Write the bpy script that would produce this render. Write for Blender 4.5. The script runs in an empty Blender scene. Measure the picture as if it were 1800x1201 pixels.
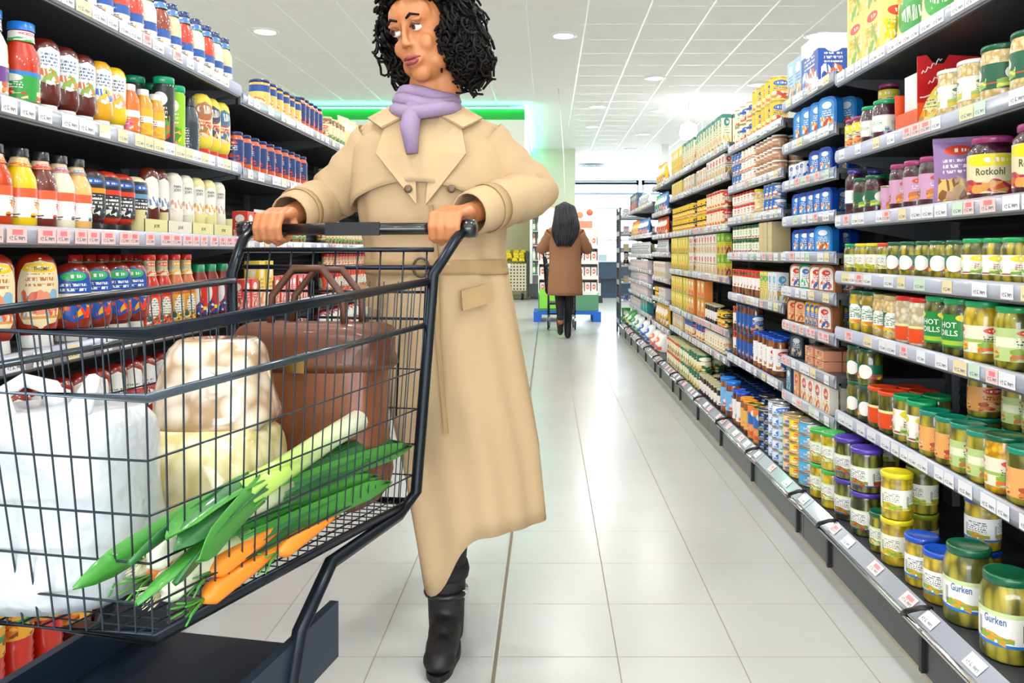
import bpy, math, random
from mathutils import Vector, Matrix
random.seed(7)
SC = bpy.context.scene
COL = SC.collection
PI = math.pi
# ---------------------------------------------------------------- camera
F = 1420.0; VX, VY = 963.0, 443.0; CH = 1.08          # focal length and horizon in pixels of the 1800x1201 frame
cam_d = bpy.data.cameras.new('camera'); cam = bpy.data.objects.new('camera', cam_d); COL.objects.link(cam)
cam.location = (0, 0, CH); cam.rotation_euler = (PI/2, 0, 0)
cam_d.sensor_width = 36.0; cam_d.lens = F/1800*36.0
cam_d.shift_x = -(VX-900)/1800.0; cam_d.shift_y = -(600.5-VY)/1800.0
cam_d.clip_start = 0.05; cam_d.clip_end = 200
SC.camera = cam
SC.view_settings.view_transform = 'Standard'; SC.view_settings.look = 'None'
SC.view_settings.gamma = 1.0; SC.view_settings.use_curve_mapping = False
SC.view_settings.exposure = 0.22
# ---------------------------------------------------------------- sky outside the shop front
W = bpy.data.worlds.new('sky'); SC.world = W; W.use_nodes = True
bg = W.node_tree.nodes['Background']; bg.inputs[0].default_value = (0.88, 0.94, 1.0, 1); bg.inputs[1].default_value = 9.0
LAMP_W = 28.0
# ---------------------------------------------------------------- small helpers
def lin(c):
    if isinstance(c, str):
        c = c.lstrip('#'); c = [int(c[i:i+2], 16)/255 for i in (0, 2, 4)]
    return tuple((x/12.92 if x <= 0.04045 else ((x+0.055)/1.055)**2.4) for x in c[:3])+(1,)
MC = {}
def P(col, rough=0.5, metal=0.0, coat=0.0, spec=0.5, alpha=1.0, trans=0.0, emit=None, es=0.0, bump=None, sub=0.0):
    key = (str(col), rough, metal, coat, spec, alpha, trans, str(emit), es, str(bump), sub)
    if key in MC: return MC[key]
    m = bpy.data.materials.new('surface'); m.use_nodes = True; nt = m.node_tree
    b = nt.nodes['Principled BSDF']
    b.inputs['Base Color'].default_value = lin(col); b.inputs['Roughness'].default_value = rough
    b.inputs['Metallic'].default_value = metal; b.inputs['Coat Weight'].default_value = coat
    b.inputs['Coat Roughness'].default_value = 0.06
    b.inputs['Specular IOR Level'].default_value = spec; b.inputs['Alpha'].default_value = alpha
    b.inputs['Transmission Weight'].default_value = trans
    if sub: b.inputs['Subsurface Weight'].default_value = sub; b.inputs['Subsurface Radius'].default_value = (.02, .008, .004)
    if emit: b.inputs['Emission Color'].default_value = lin(emit); b.inputs['Emission Strength'].default_value = es
    if bump:
        n = nt.nodes.new('ShaderNodeTexNoise'); n.inputs['Scale'].default_value = bump[0]; n.inputs['Detail'].default_value = 3
        tc = nt.nodes.new('ShaderNodeTexCoord'); nt.links.new(tc.outputs['Object'], n.inputs['Vector'])
        bp = nt.nodes.new('ShaderNodeBump'); bp.inputs['Strength'].default_value = bump[1]; bp.inputs['Distance'].default_value = bump[2]
        nt.links.new(n.outputs['Fac'], bp.inputs['Height']); nt.links.new(bp.outputs[0], b.inputs['Normal'])
    MC[key] = m; return m
class NT:
    """small node-graph writer"""
    def __init__(s, name='surface', rough=0.45, coat=0.0):
        s.m = bpy.data.materials.new(name); s.m.use_nodes = True; s.t = s.m.node_tree
        s.b = s.t.nodes['Principled BSDF']; s.b.inputs['Roughness'].default_value = rough; s.b.inputs['Coat Weight'].default_value = coat
        s.b.inputs['Coat Roughness'].default_value = 0.06
    def n(s, k): return s.t.nodes.new(k)
    def put(s, sock, v):
        if isinstance(v, (int, float)): sock.default_value = v
        elif isinstance(v, tuple): sock.default_value = v
        else: s.t.links.new(v, sock)
    def math(s, op, a, b=0.0, c=None):
        n = s.n('ShaderNodeMath'); n.operation = op; s.put(n.inputs[0], a); s.put(n.inputs[1], b)
        if c is not None: s.put(n.inputs[2], c)
        return n.outputs[0]
    def mix(s, f, a, b):
        n = s.n('ShaderNodeMix'); n.data_type = 'RGBA'; s.put(n.inputs[0], f)
        s.put(n.inputs[6], lin(a) if isinstance(a, (str)) else a); s.put(n.inputs[7], lin(b) if isinstance(b, (str)) else b)
        return n.outputs[2]
    def band(s, v, lo, hi): return s.math('MULTIPLY', s.math('GREATER_THAN', v, lo), s.math('LESS_THAN', v, hi))
    def ell(s, u, v, cu, cv, ru, rv):
        a = s.math('DIVIDE', s.math('SUBTRACT', u, cu), ru); b = s.math('DIVIDE', s.math('SUBTRACT', v, cv), rv)
        return s.math('LESS_THAN', s.math('ADD', s.math('MULTIPLY', a, a), s.math('MULTIPLY', b, b)), 1.0)
    def noise(s, vec, scale, detail=2.0):
        n = s.n('ShaderNodeTexNoise'); n.inputs['Scale'].default_value = scale; n.inputs['Detail'].default_value = detail
        if vec is not None: s.t.links.new(vec, n.inputs['Vector'])
        return n.outputs['Fac']
    def mapping(s, vec, sc=(1, 1, 1), loc=(0, 0, 0)):
        n = s.n('ShaderNodeMapping'); n.inputs['Scale'].default_value = sc; n.inputs['Location'].default_value = loc
        s.t.links.new(vec, n.inputs['Vector']); return n.outputs[0]
LC = {}
def label(bgc, logo=None, pic=None, txt=None, stripe=None, stripe2=None, lv=0.76, pv=(0.05, 0.38), tv=(0.42, 0.62), rep=1, lr=(.3, .13), rough=0.4, oval=None, code=False):
    """printed label: UV based pattern with logo blob, picture blobs, lines of print and bands"""
    key = str((bgc, logo, pic, txt, stripe, stripe2, lv, pv, tv, rep, lr, rough, oval, code))
    if key in LC: return LC[key]
    g = NT('printed_label', rough, 0.15)
    tc = g.n('ShaderNodeTexCoord'); sp = g.n('ShaderNodeSeparateXYZ'); g.t.links.new(tc.outputs['UV'], sp.inputs[0])
    u0, v = sp.outputs[0], sp.outputs[1]
    u = g.math('FRACT', g.math('MULTIPLY', u0, float(rep))) if rep > 1 else u0
    c = lin(bgc)
    sc = tc.outputs['UV']
    if stripe: c = g.mix(g.band(v, stripe[1], stripe[2]), c, lin(stripe[0]))
    if stripe2: c = g.mix(g.band(v, stripe2[1], stripe2[2]), c, lin(stripe2[0]))
    if oval: c = g.mix(g.ell(u, v, 0.5, 0.5, oval[1], oval[2]), c, lin(oval[0]))
    if pic:
        vo = g.n('ShaderNodeTexVoronoi'); vo.inputs['Scale'].default_value = 9*max(1, rep*.7)
        mp = g.mapping(sc, (1.0, .8, 1)); g.t.links.new(mp, vo.inputs['Vector'])
        sx = g.n('ShaderNodeSeparateColor'); g.t.links.new(vo.outputs['Color'], sx.inputs[0])
        pc = g.mix(g.math('GREATER_THAN', sx.outputs[0], .5), lin(pic[0]), lin(pic[1]))
        if len(pic) > 2: pc = g.mix(g.math('GREATER_THAN', sx.outputs[1], .72), pc, lin(pic[2]))
        nz = g.noise(g.mapping(sc, (rep, 1, 1)), 5.0, 1)
        mk = g.math('MULTIPLY', g.band(g.math('ADD', v, g.math('MULTIPLY', g.math('SUBTRACT', nz, .5), .35)), pv[0], pv[1]), g.band(u, .1, .9))
        c = g.mix(mk, c, pc)
    if logo:
        c = g.mix(g.ell(u, v, 0.5, lv, lr[0], lr[1]), c, lin(logo))
        ln = g.math('GREATER_THAN', g.noise(g.mapping(sc, (30*rep, 3, 1)), 1.0, 0), .5)
        c = g.mix(g.math('MULTIPLY', ln, g.ell(u, v, .5, lv, lr[0]*.72, lr[1]*.38)), c, lin('#fff8ee'))
    if txt:
        rows = g.math('GREATER_THAN', g.math('FRACT', g.math('MULTIPLY', v, 11.0)), .42)
        ln = g.math('GREATER_THAN', g.noise(g.mapping(sc, (26*rep, 11, 1)), 1.0, 0), .47)
        mk = g.math('MULTIPLY', g.math('MULTIPLY', rows, ln), g.math('MULTIPLY', g.band(v, tv[0], tv[1]), g.band(u, .2, .8)))
        c = g.mix(mk, c, lin(txt))
    if code:
        ln = g.math('GREATER_THAN', g.math('FRACT', g.math('MULTIPLY', u, 34.0)), .5)
        c = g.mix(g.math('MULTIPLY', ln, g.math('MULTIPLY', g.band(u, .06, .17), g.band(v, .2, .7))), c, lin('#333333'))
    g.t.links.new(c, g.b.inputs['Base Color']); LC[key] = g.m; return g.m
def chunks(a, b, c, scale=60, stretch=.35, coat=1.0, rough=.35, thr=.45):
    """contents of a glass jar seen through its wall: pieces in brine, glossy glass surface"""
    key = ('ch', a, b, c, scale, stretch, coat, thr)
    if key in LC: return LC[key]
    g = NT('filled_glass', rough, coat)
    tc = g.n('ShaderNodeTexCoord'); oi = g.n('ShaderNodeObjectInfo')
    ad = g.n('ShaderNodeVectorMath'); ad.operation = 'ADD'; g.t.links.new(tc.outputs['Object'], ad.inputs[0])
    cb = g.n('ShaderNodeCombineXYZ'); g.t.links.new(g.math('MULTIPLY', oi.outputs['Random'], 7.0), cb.inputs[0]); g.t.links.new(g.math('MULTIPLY', oi.outputs['Random'], 3.0), cb.inputs[2])
    g.t.links.new(cb.outputs[0], ad.inputs[1])
    mp = g.mapping(ad.outputs[0], (1, 1, stretch))
    vo = g.n('ShaderNodeTexVoronoi'); vo.inputs['Scale'].default_value = scale; g.t.links.new(mp, vo.inputs['Vector'])
    vo.feature = 'SMOOTH_F1'; vo.inputs['Smoothness'].default_value = .25
    f = g.math('SMOOTH_MIN', g.math('MULTIPLY', vo.outputs['Distance'], 1.5), 1.0, .1)
    sx = g.n('ShaderNodeSeparateColor'); g.t.links.new(vo.outputs['Color'], sx.inputs[0])
    c1 = g.mix(sx.outputs[0], lin(a), lin(b))
    cc = g.mix(g.math('MULTIPLY', f, f), c1, lin(c))
    g.t.links.new(cc, g.b.inputs['Base Color'])
    bp = g.n('ShaderNodeBump'); bp.inputs['Strength'].default_value = .25; bp.inputs['Distance'].default_value = .004; bp.invert = True
    g.t.links.new(f, bp.inputs['Height']); g.t.links.new(bp.outputs[0], g.b.inputs['Normal'])
    LC[key] = g.m; return g.m
class MB:
    """mesh builder: faces with material index, uv and smooth flag, built as one mesh"""
    def __init__(s): s.v = []; s.f = []; s.mi = []; s.uv = []; s.sm = []; s.M = Matrix.Identity(4)
    def add(s, vs, fs, mi=0, uvs=None, smooth=True):
        o = len(s.v); M = s.M
        s.v += [tuple(M @ Vector(p)) for p in vs]
        for k, f in enumerate(fs):
            s.f.append([i+o for i in f]); s.mi.append(mi); s.sm.append(smooth)
            s.uv.append(uvs[k] if uvs else None)
        return s
    def box(s, x0, x1, y0, y1, z0, z1, mi=0, b=0.0):
        V = [(x0, y0, z0), (x1, y0, z0), (x1, y1, z0), (x0, y1, z0), (x0, y0, z1), (x1, y0, z1), (x1, y1, z1), (x0, y1, z1)]
        Fs = [(0, 3, 2, 1), (4, 5, 6, 7), (0, 1, 5, 4), (1, 2, 6, 5), (2, 3, 7, 6), (3, 0, 4, 7)]
        q = ((0, 0), (1, 0), (1, 1), (0, 1))
        return s.add(V, Fs, mi, [q]*6, False)
    def lathe(s, prof, n=20, mi=0, sx=1.0, sy=1.0, a0=0.0, a1=2*PI, uv=False, cx=0, cy=0, smooth=True, mis=None):
        full = abs(a1-a0-2*PI) < 1e-6; m = n if full else n+1
        V = []; 
        for (r, z) in prof:
            for i in range(m):
                a = a0+(a1-a0)*i/n
                V.append((cx+r*sx*math.cos(a), cy+r*sy*math.sin(a), z))
        Z0, Z1 = prof[0][1], prof[-1][1]
        for j in range(len(prof)-1):
            fs = []; us = []
            for i in range(n):
                k = (i+1) % m
                fs.append((j*m+i, j*m+k, (j+1)*m+k, (j+1)*m+i))
                d = (Z1-Z0) or 1
                va, vb = (prof[j][1]-Z0)/d, (prof[j+1][1]-Z0)/d
                us.append(((i/n, va), ((i+1)/n, va), ((i+1)/n, vb), (i/n, vb)))
            s._raw(V if j == 0 else None, fs, mis[j] if mis else mi, us, smooth)
        return s
    def _raw(s, V, fs, mi, us, smooth):
        if V is not None: s._o = len(s.v); s.v += [tuple(s.M @ Vector(p)) for p in V]
        for k, f in enumerate(fs):
            s.f.append([i+s._o for i in f]); s.mi.append(mi); s.sm.append(smooth); s.uv.append(us[k] if us else None)
    def tube(s, pts, r, n=6, mi=0, cap=True, closed=False):
        pts = [Vector(p) for p in pts]; rs = r if isinstance(r, (list, tuple)) else [r]*len(pts)
        V = []; N = len(pts); up = Vector((0, 0, 1)); prev = None
        for i, p in enumerate(pts):
            if closed: t = pts[(i+1) % N]-pts[i-1]
            else: t = pts[min(i+1, N-1)]-pts[max(i-1, 0)]
            if t.length < 1e-9: t = Vector((0, 0, 1))
            t.normalize()
            if prev is None: a = t.cross(up if abs(t.z) < .9 else Vector((1, 0, 0))).normalized()
            else: a = (prev-t*prev.dot(t)).normalized()
            prev = a; b = t.cross(a)
            for k in range(n):
                w = 2*PI*k/n; V.append(tuple(p+(a*math.cos(w)+b*math.sin(w))*rs[i]))
        fs = []
        for i in range(N if closed else N-1):
            j = (i+1) % N
            for k in range(n):
                l = (k+1) % n; fs.append((i*n+k, i*n+l, j*n+l, j*n+k))
        if cap and not closed: fs.append(tuple(range(n-1, -1, -1))); fs.append(tuple((N-1)*n+k for k in range(n)))
        return s.add(V, fs, mi)
    def ball(s, c, r, nu=12, nv=8, mi=0):
        rx, ry, rz = r if isinstance(r, (tuple, list)) else (r, r, r)
        V = [(c[0], c[1], c[2]-rz)]
        for j in range(1, nv):
            t = -PI/2+PI*j/nv
            for i in range(nu):
                a = 2*PI*i/nu; V.append((c[0]+rx*math.cos(t)*math.cos(a), c[1]+ry*math.cos(t)*math.sin(a), c[2]+rz*math.sin(t)))
        V.append((c[0], c[1], c[2]+rz)); fs = []; L = len(V)-1
        for i in range(nu): fs.append((0, 1+(i+1) % nu, 1+i)); fs.append((L, L-nu+i, L-nu+(i+1) % nu))
        for j in range(nv-2):
            for i in range(nu):
                k = (i+1) % nu; fs.append((1+j*nu+i, 1+j*nu+k, 1+(j+1)*nu+k, 1+(j+1)*nu+i))
        return s.add(V, fs, mi)
    def mesh(s, name, mats):
        me = bpy.data.meshes.new(name); me.from_pydata(s.v, [], s.f)
        me.polygons.foreach_set('material_index', s.mi); me.polygons.foreach_set('use_smooth', s.sm)
        if any(u is not None for u in s.uv):
            ul = me.uv_layers.new(name='UVMap'); fl = []
            for f, u in zip(s.f, s.uv):
                for k in range(len(f)): fl += list(u[k]) if u is not None else [0.0, 0.0]
            ul.data.foreach_set('uv', fl)
        for m in (mats if isinstance(mats, (list, tuple)) else [mats]): me.materials.append(m)
        me.update(); return me
def obj(name, me, parent=None, loc=(0, 0, 0), rz=0.0):
    o = bpy.data.objects.new(name, me); COL.objects.link(o); o.location = loc
    if rz: o.rotation_euler = (0, 0, rz)
    if parent is not None: o.parent = parent
    return o
def tag(o, lab=None, cat=None, group=None, kind=None):
    if lab: o['label'] = lab
    if cat: o['category'] = cat
    if group: o['group'] = group
    if kind: o['kind'] = kind
    return o
def empty(name, loc=(0, 0, 0), rz=0.0): return obj(name, None, None, loc, rz)
def struct(name, me, lab=None):
    o = obj(name, me); o['kind'] = 'structure'
    if lab: o['label'] = lab
    return o
TXT = {}
def text_mesh(s, width, hgt, mat, radius=None, rot=0.0):
    key = (s, round(width, 4), round(hgt, 4), id(mat), radius, rot)
    if key in TXT: return TXT[key]
    cu = bpy.data.curves.new('lettering', 'FONT'); cu.body = s; cu.align_x = 'CENTER'; cu.align_y = 'CENTER'; cu.extrude = 0.0; cu.resolution_u = 2
    cu.offset = 0.012
    t = bpy.data.objects.new('t', cu); COL.objects.link(t)
    dg = bpy.context.evaluated_depsgraph_get(); me = bpy.data.meshes.new_from_object(t.evaluated_get(dg))
    bpy.data.objects.remove(t); bpy.data.curves.remove(cu)
    xs = [v.co.x for v in me.vertices]; ys = [v.co.y for v in me.vertices]
    w = max(xs)-min(xs); h = max(ys)-min(ys); mx = (max(xs)+min(xs))/2; my = (max(ys)+min(ys))/2
    for v in me.vertices:
        x = (v.co.x-mx)/w*width; z = (v.co.y-my)/h*hgt
        if rot: x, z = x*math.cos(rot)-z*math.sin(rot), x*math.sin(rot)+z*math.cos(rot)
        if radius: a = x/radius; v.co = (radius*math.sin(a), -radius*math.cos(a), z)
        else: v.co = (x, 0, z)
    me.materials.clear(); me.materials.append(mat); TXT[key] = me; return me
def px(x, X): return F*X/abs(x-VX)            # depth along the aisle at which the aisle side X shows at picture column x
# ================================================================ the shop: floor, ceiling, walls
TILE = 0.3235
def floor_mat():
    g = NT('floor_tiles', .3, 0.0)
    tc = g.n('ShaderNodeTexCoord'); sp = g.n('ShaderNodeSeparateXYZ'); g.t.links.new(tc.outputs['Object'], sp.inputs[0])
    def line(c, off, w):
        f = g.math('FRACT', g.math('DIVIDE', g.math('SUBTRACT', c, off), TILE))
        return g.math('MAXIMUM', g.math('LESS_THAN', f, w), g.math('GREATER_THAN', f, 1-w))
    ln = g.math('MAXIMUM', line(sp.outputs[0], -.138, .0055), line(sp.outputs[1], .213, .0045))
    n1 = g.noise(tc.outputs['Object'], 2.2, 3); n2 = g.noise(tc.outputs['Object'], 130, 1)
    base = g.mix(n1, lin('#a8aaa8'), lin('#b4b6b3'))
    sp2 = g.math('GREATER_THAN', n2, .70)
    base = g.mix(g.math('MULTIPLY', sp2, .25), base, lin('#a8a498'))
    c = g.mix(ln, base, lin('#8c8473'))
    g.t.links.new(c, g.b.inputs['Base Color'])
    g.t.links.new(g.math('ADD', .27, g.math('MULTIPLY', ln, .4)), g.b.inputs['Roughness'])
    return g.m
XL, XR, YB, YF, ZC = -8.0, 9.0, -3.5, 28.0, CH+2.472
struct('floor', MB().box(XL, XR, YB, YF+6, -.05, 0).mesh('floor', floor_mat()), 'pale speckled square floor tiles with thin grey joints')
def ceil_mat():
    g = NT('ceiling_tiles', .7)
    tc = g.n('ShaderNodeTexCoord'); sp = g.n('ShaderNodeSeparateXYZ'); g.t.links.new(tc.outputs['Object'], sp.inputs[0])
    def line(c, off, t, w):
        f = g.math('FRACT', g.math('DIVIDE', g.math('SUBTRACT', c, off), t))
        return g.math('MAXIMUM', g.math('LESS_THAN', f, w), g.math('GREATER_THAN', f, 1-w))
    lx = line(sp.outputs[0], .407, .625, .016); ly = line(sp.outputs[1], .38, .645, .010)
    n1 = g.noise(tc.outputs['Object'], 90, 2)
    base = g.mix(n1, lin('#e9e7e3'), lin('#f1efeb'))
    c = g.mix(g.math('MAXIMUM', lx, ly), base, lin('#fbfcff'))
    g.t.links.new(c, g.b.inputs['Base Color'])
    g.t.links.new(g.math('SUBTRACT', .8, g.math('MULTIPLY', g.math('MAXIMUM', lx, ly), .55)), g.b.inputs['Roughness'])
    return g.m
struct('ceiling', MB().box(XL, XR, YB, YF, ZC, ZC+.08).mesh('ceiling', ceil_mat()), 'white grid ceiling of square mineral tiles')
wallm = P('#e4e0d2', .75)
struct('wall_left', MB().box(XL-.1, XL, YB, YF, 0, ZC).mesh('wall_left', wallm))
struct('wall_right', MB().box(XR, XR+.1, YB, YF, 0, ZC).mesh('wall_right', wallm))
struct('wall_back', MB().box(XL, -3.2, YB-.1, YB, 0, ZC).box(3.2, XR, YB-.1, YB, 0, ZC).box(-3.2, 3.2, YB-.1, YB, 0, .25).box(-3.2, 3.2, YB-.1, YB, 1.95, ZC).mesh('wall_back', wallm))  # opening added out of view so sky light fills the aisle from behind
w4 = MB()
for x in (-3.2, -1.1, 1.0, 3.14): w4.box(x, x+.06, YB-.08, YB-.02, .25, 1.95)
struct('window_4', w4.mesh('window_frame', P('#c9d3dc', .4, .3)), 'added window opening behind the viewer, letting in fill light')  # frame of the added opening, unseen, there only for the fill light
# produce side: pale wall and the broad column that carries the green fascia end
struct('wall_produce', MB().box(-8, -.43, 20.3, 20.5, 0, ZC).mesh('wall_produce', P('#e3dcb8', .7)), 'yellowish wall behind the fruit stand')
struct('wall_column', MB().box(-.43, .66, 19.4, 20.6, 0, ZC).mesh('wall_column', P('#dfdac2', .7)), 'broad beige wall column beside the shop front')
# expansion joint in the floor
j = MB(); j.box(-.148, -.143, YB, YF, .0, .0012); j.box(-.133, -.128, YB, YF, .0, .0012)
j.box(-.143, -.133, YB, YF, 0, .0008, mi=1)
struct('trim_1', j.mesh('trim_1', [P('#a9a39a', .35, .6), P('#6f675c', .7)]), 'narrow metal expansion joint running down the aisle floor')
# shop front: glazing with frames at the far end
frm = P('#c9d3dc', .4, .3)
gl = bpy.data.materials.new('window_glass'); gl.use_nodes = True; _t = gl.node_tree; _t.nodes.remove(_t.nodes['Principled BSDF'])
_tr = _t.nodes.new('ShaderNodeBsdfTransparent'); _gs = _t.nodes.new('ShaderNodeBsdfGlossy'); _gs.inputs['Roughness'].default_value = .02; _mx = _t.nodes.new('ShaderNodeMixShader')
_tr.inputs[0].default_value = (.93, .97, 1, 1); _mx.inputs[0].default_value = .06
_t.links.new(_tr.outputs[0], _mx.inputs[1]); _t.links.new(_gs.outputs[0], _mx.inputs[2]); _t.links.new(_mx.outputs[0], _t.nodes['Material Output'].inputs[0])
k = 1
zs = [0.0, 1.45, 2.55, 3.4]
for xa, xb in ((.66, 3.15), (3.25, 5.9), (6.0, 8.9)):
    fr = MB()
    for x in (xa, xb-.08): fr.box(x, x+.08, YF-.08, YF, 0, ZC)
    for z in zs: fr.box(xa, xb, YF-.08, YF, z, z+.07)
    fr.box(xa, xb, YF-.08, YF, 3.42, ZC)
    w = struct('window_%d' % k, fr.mesh('window_frame', frm), 'tall shop front window with pale metal frame'); 
    obj('pane', MB().box(xa+.08, xb-.08, YF-.045, YF-.035, .05, 3.42).mesh('pane', gl), w)
    k += 1
struct('trim_2', MB().box(.6, 9, YF-.5, YF-.1, 3.02, 3.1).mesh('trim_2', P('#9fb4c6', .4, .4)), 'grey metal transom above the entrance')
# thin support pole by the far shelves
struct('trim_3', MB().box(2.62, 2.78, 18.6, 18.76, 0, ZC).mesh('trim_3', P('#f1f3f4', .4)), 'slim white post rising beyond the shelves')
# ---------------------------------------------------------------- green fascia over the produce section with cyan light line
gf = empty('fascia', (0, 0, 0))
tag(gf, 'hanging green and white fascia over the fruit section, edged with cyan light', 'fascia')
FX, FY0, FY1 = -.39, 13.5, 19.35
obj('green_band', MB().box(-6.5, FX, FY0, FY0+.1, 3.29, 3.47).mesh('green_band', P('#12a838', .45)), gf)
obj('fascia_board', MB().box(-6.5, FX, FY0, FY0+.1, 2.35, 3.29).mesh('fascia_board', P('#e9e6dc', .5)), gf)
obj('side_board', MB().box(FX-.08, FX, FY0+.1, FY1, 2.75, 3.47).mesh('side_board', P('#dfe8df', .5)), gf)
lm = P('#7ffff0', .5, emit='#5fffe0', es=9.0)
obj('light_strip', MB().box(-6.5, FX+.03, FY0-.03, FY0+.02, 3.475, 3.49).box(FX-.02, FX+.03, FY0, FY1, 3.475, 3.49).mesh('light_strip', lm), gf)
for (x, y, sx, sy) in ((-3.4, FY0-.06, 6.0, .06), (FX+.06, 16.4, .06, 5.8)):
    ld = bpy.data.lights.new('strip_light', 'AREA'); ld.shape = 'RECTANGLE'; ld.size = sx; ld.size_y = sy; ld.energy = 9; ld.color = (.10, 1.0, .72)
    lo = bpy.data.objects.new('strip_light', ld); COL.objects.link(lo); lo.location = (x, y, 3.44); lo.rotation_euler = (PI, 0, 0); lo.parent = gf
# ---------------------------------------------------------------- ceiling downlights
ringm = P('#f4f4f2', .4); lensm = P('#ffffff', .5, emit='#fffdf6', es=14.0)
me_ring = MB().lathe([(.155, 0), (.155, -.012), (.125, -.022), (.105, -.006), (.105, .0)], 24).mesh('ring', ringm)
me_lens = MB().lathe([(.001, -.005), (.105, -.005)], 24).mesh('lens', lensm)
ld0 = bpy.data.lights.new('lamp', 'AREA'); ld0.shape = 'DISK'; ld0.size = .26; ld0.energy = LAMP_W; ld0.color = (1.0, .975, .945); ld0.spread = PI
spots = []
for y in (-1.6, 1.3, 4.0, 6.4):
    for x in (-6.2, -3.1, -1.05 if y > 0 else 0, 1.05 if y > 0 else 1.5, 3.1, 6.2): spots.append((x, y))
spots += [(-6.2, 9.03), (-3.16, 9.03), (.18, 9.2), (3.07, 9.2), (6.2, 9.2), (-5, 11.6), (-1.5, 11.6), (1.52, 11.45), (3.1, 11.9), (6.2, 12), (.84, 13.7), (1.96, 14.1), (4.6, 14), (.88, 15.9), (2.0, 16.9), (3.9, 17), (-2.5, 16.5), (-5.5, 16.5), (1.98, 19.4), (5.0, 20), (1.2, 23), (4, 23.5), (7, 17)]
for i, (x, y) in enumerate(spots):
    e = empty('ceiling_downlight', (x, y, ZC))
    tag(e, 'round recessed ceiling downlight, %s from the camera end' % ('%d.%d metres' % (int(y+4), int((y+4)*10) % 10)), 'downlight', 'round ceiling downlights')
    obj('ring', me_ring, e); obj('lens', me_lens, e)
    lo = bpy.data.objects.new('lamp', ld0); COL.objects.link(lo); lo.parent = e; lo.location = (0, 0, -.03)
words_l = ['in the column over the left shelves', 'over the middle of the aisle', 'over the right shelves']
seen = {(-3.16, 9.03): 'bright round downlight in the ceiling left of the curly-haired person', (.18, 9.2): 'round downlight directly above the aisle, closest of the middle ones', (3.07, 9.2): 'bright downlight half hidden by the tall shelf at upper right',
        (1.52, 11.45): 'round downlight right of the aisle, second row of lights back', (3.1, 11.9): 'small downlight just above the cans on the right shelf top',
        (.84, 13.7): 'faint downlight above the aisle, third row of lights back', (1.96, 14.1): 'bright small downlight in the third row, right of the faint one', (.88, 15.9): 'faint downlight above the aisle, fourth row of lights back',
        (2.0, 16.9): 'small bright downlight in the fourth row near the white post', (1.98, 19.4): 'smallest bright downlight near the beige column'}
for o in list(COL.objects):
    if o.name.startswith('ceiling_downlight'):
        k2 = (round(o.location.x, 2), round(o.location.y, 2))
        o['label'] = seen.get(k2, 'round recessed ceiling downlight out of the picture above the shop floor') if k2 in seen else 'round recessed ceiling downlight outside the group above the aisle'
# round vent near the shop front
v = MB()
for r in (.08, .15, .22, .29, .36): v.lathe([(r, 0), (r+.03, -.02), (r+.045, 0)], 24)
tag(obj('ceiling_vent', v.mesh('ceiling_vent', P('#8fa3b5', .4)), None, (1.22, 22.9, ZC)), 'round slatted ceiling vent before the shop front', 'vent')
# cluster of glowing pendant lamps behind the right shelves
for i, (x, y, z) in enumerate(((2.3, 13.2, 3.05), (2.75, 14.4, 3.0), (3.05, 13.4, 3.15))):
    e = empty('pendant_lamp', (x, y, 0)); tag(e, ['glowing white pendant lamp, lowest and nearest the white post', 'glowing white pendant lamp, middle of the three over the shelves', 'glowing white pendant lamp, closest to the tall bread packets'][i], 'pendant lamp', 'glowing pendant lamps')
    obj('shade', MB().lathe([(.05, z+.14), (.13, z+.1), (.15, z-.05), (.12, z-.12), (.001, z-.12)], 16).mesh('shade', P('#ffffff', .5, emit='#f4f8ff', es=7.0)), e)
    obj('cable', MB().tube([(0, 0, z+.14), (0, 0, ZC)], .006).mesh('cable', P('#dddddd', .5)), e)
tag(obj('hanging_cord', MB().tube([(0, 0, 0), (-.02, 0, .8), (-.1, 0, 1.85)], .008).mesh('hanging_cord', P('#f4f4f4', .5)), None, (.26, 12.2, 1.7)), 'thin white cord hanging from the ceiling above the long-haired person', 'cord')
# ================================================================ shelving
XFR, XFL = 1.05, 1.16
shm = P('#55585c', .45, .35); dark = P('#2b2e33', .5, .3); rail_m = P('#b4b9ca', .25, 0, .5); backm = P('#3a3c40', .6, .2)
lipm = P('#6d6f72', .35, .6); chrome = P('#d9dadb', .16, 1.0); deckm = P('#3b3e43', .5, .2); blk = P('#15171a', .45); bumpm = P('#24272b', .35, .2, .3)
def ticket_mat(bgc, blot=None):
    g = NT('price_ticket', .35, .3)
    tc = g.n('ShaderNodeTexCoord'); sp = g.n('ShaderNodeSeparateXYZ'); g.t.links.new(tc.outputs['UV'], sp.inputs[0]); u, v = sp.outputs[0], sp.outputs[1]
    oi = g.n('ShaderNodeObjectInfo')
    ln = g.math('GREATER_THAN', g.noise(g.mapping(tc.outputs['UV'], (14, 5, 1)), 1.0, 0), .52)
    c = g.mix(g.math('MULTIPLY', g.math('MULTIPLY', ln, g.band(v, .15, .45)), g.band(u, .1, .9)), lin(bgc), lin('#8a8a90'))
    if blot: c = g.mix(g.math('MULTIPLY', g.band(v, .5, .85), g.band(u, .25, .8)), c, lin(blot))
    g.t.links.new(c, g.b.inputs['Base Color']); return g.m
TK = []
for nm, c, bl in (('white', '#eceef3', None), ('yellow', '#f0dfae', None), ('pink', '#f3cfcc', '#ee8088'), ('green', '#cfe6cf', None)):
    for w in (.05, .066):
        TK.append((nm, w, MB().box(-w/2, w/2, -.0012, 0, -.017, .017).mesh('price_ticket', ticket_mat(c, bl))))
rnd = random.Random(3)
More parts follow.
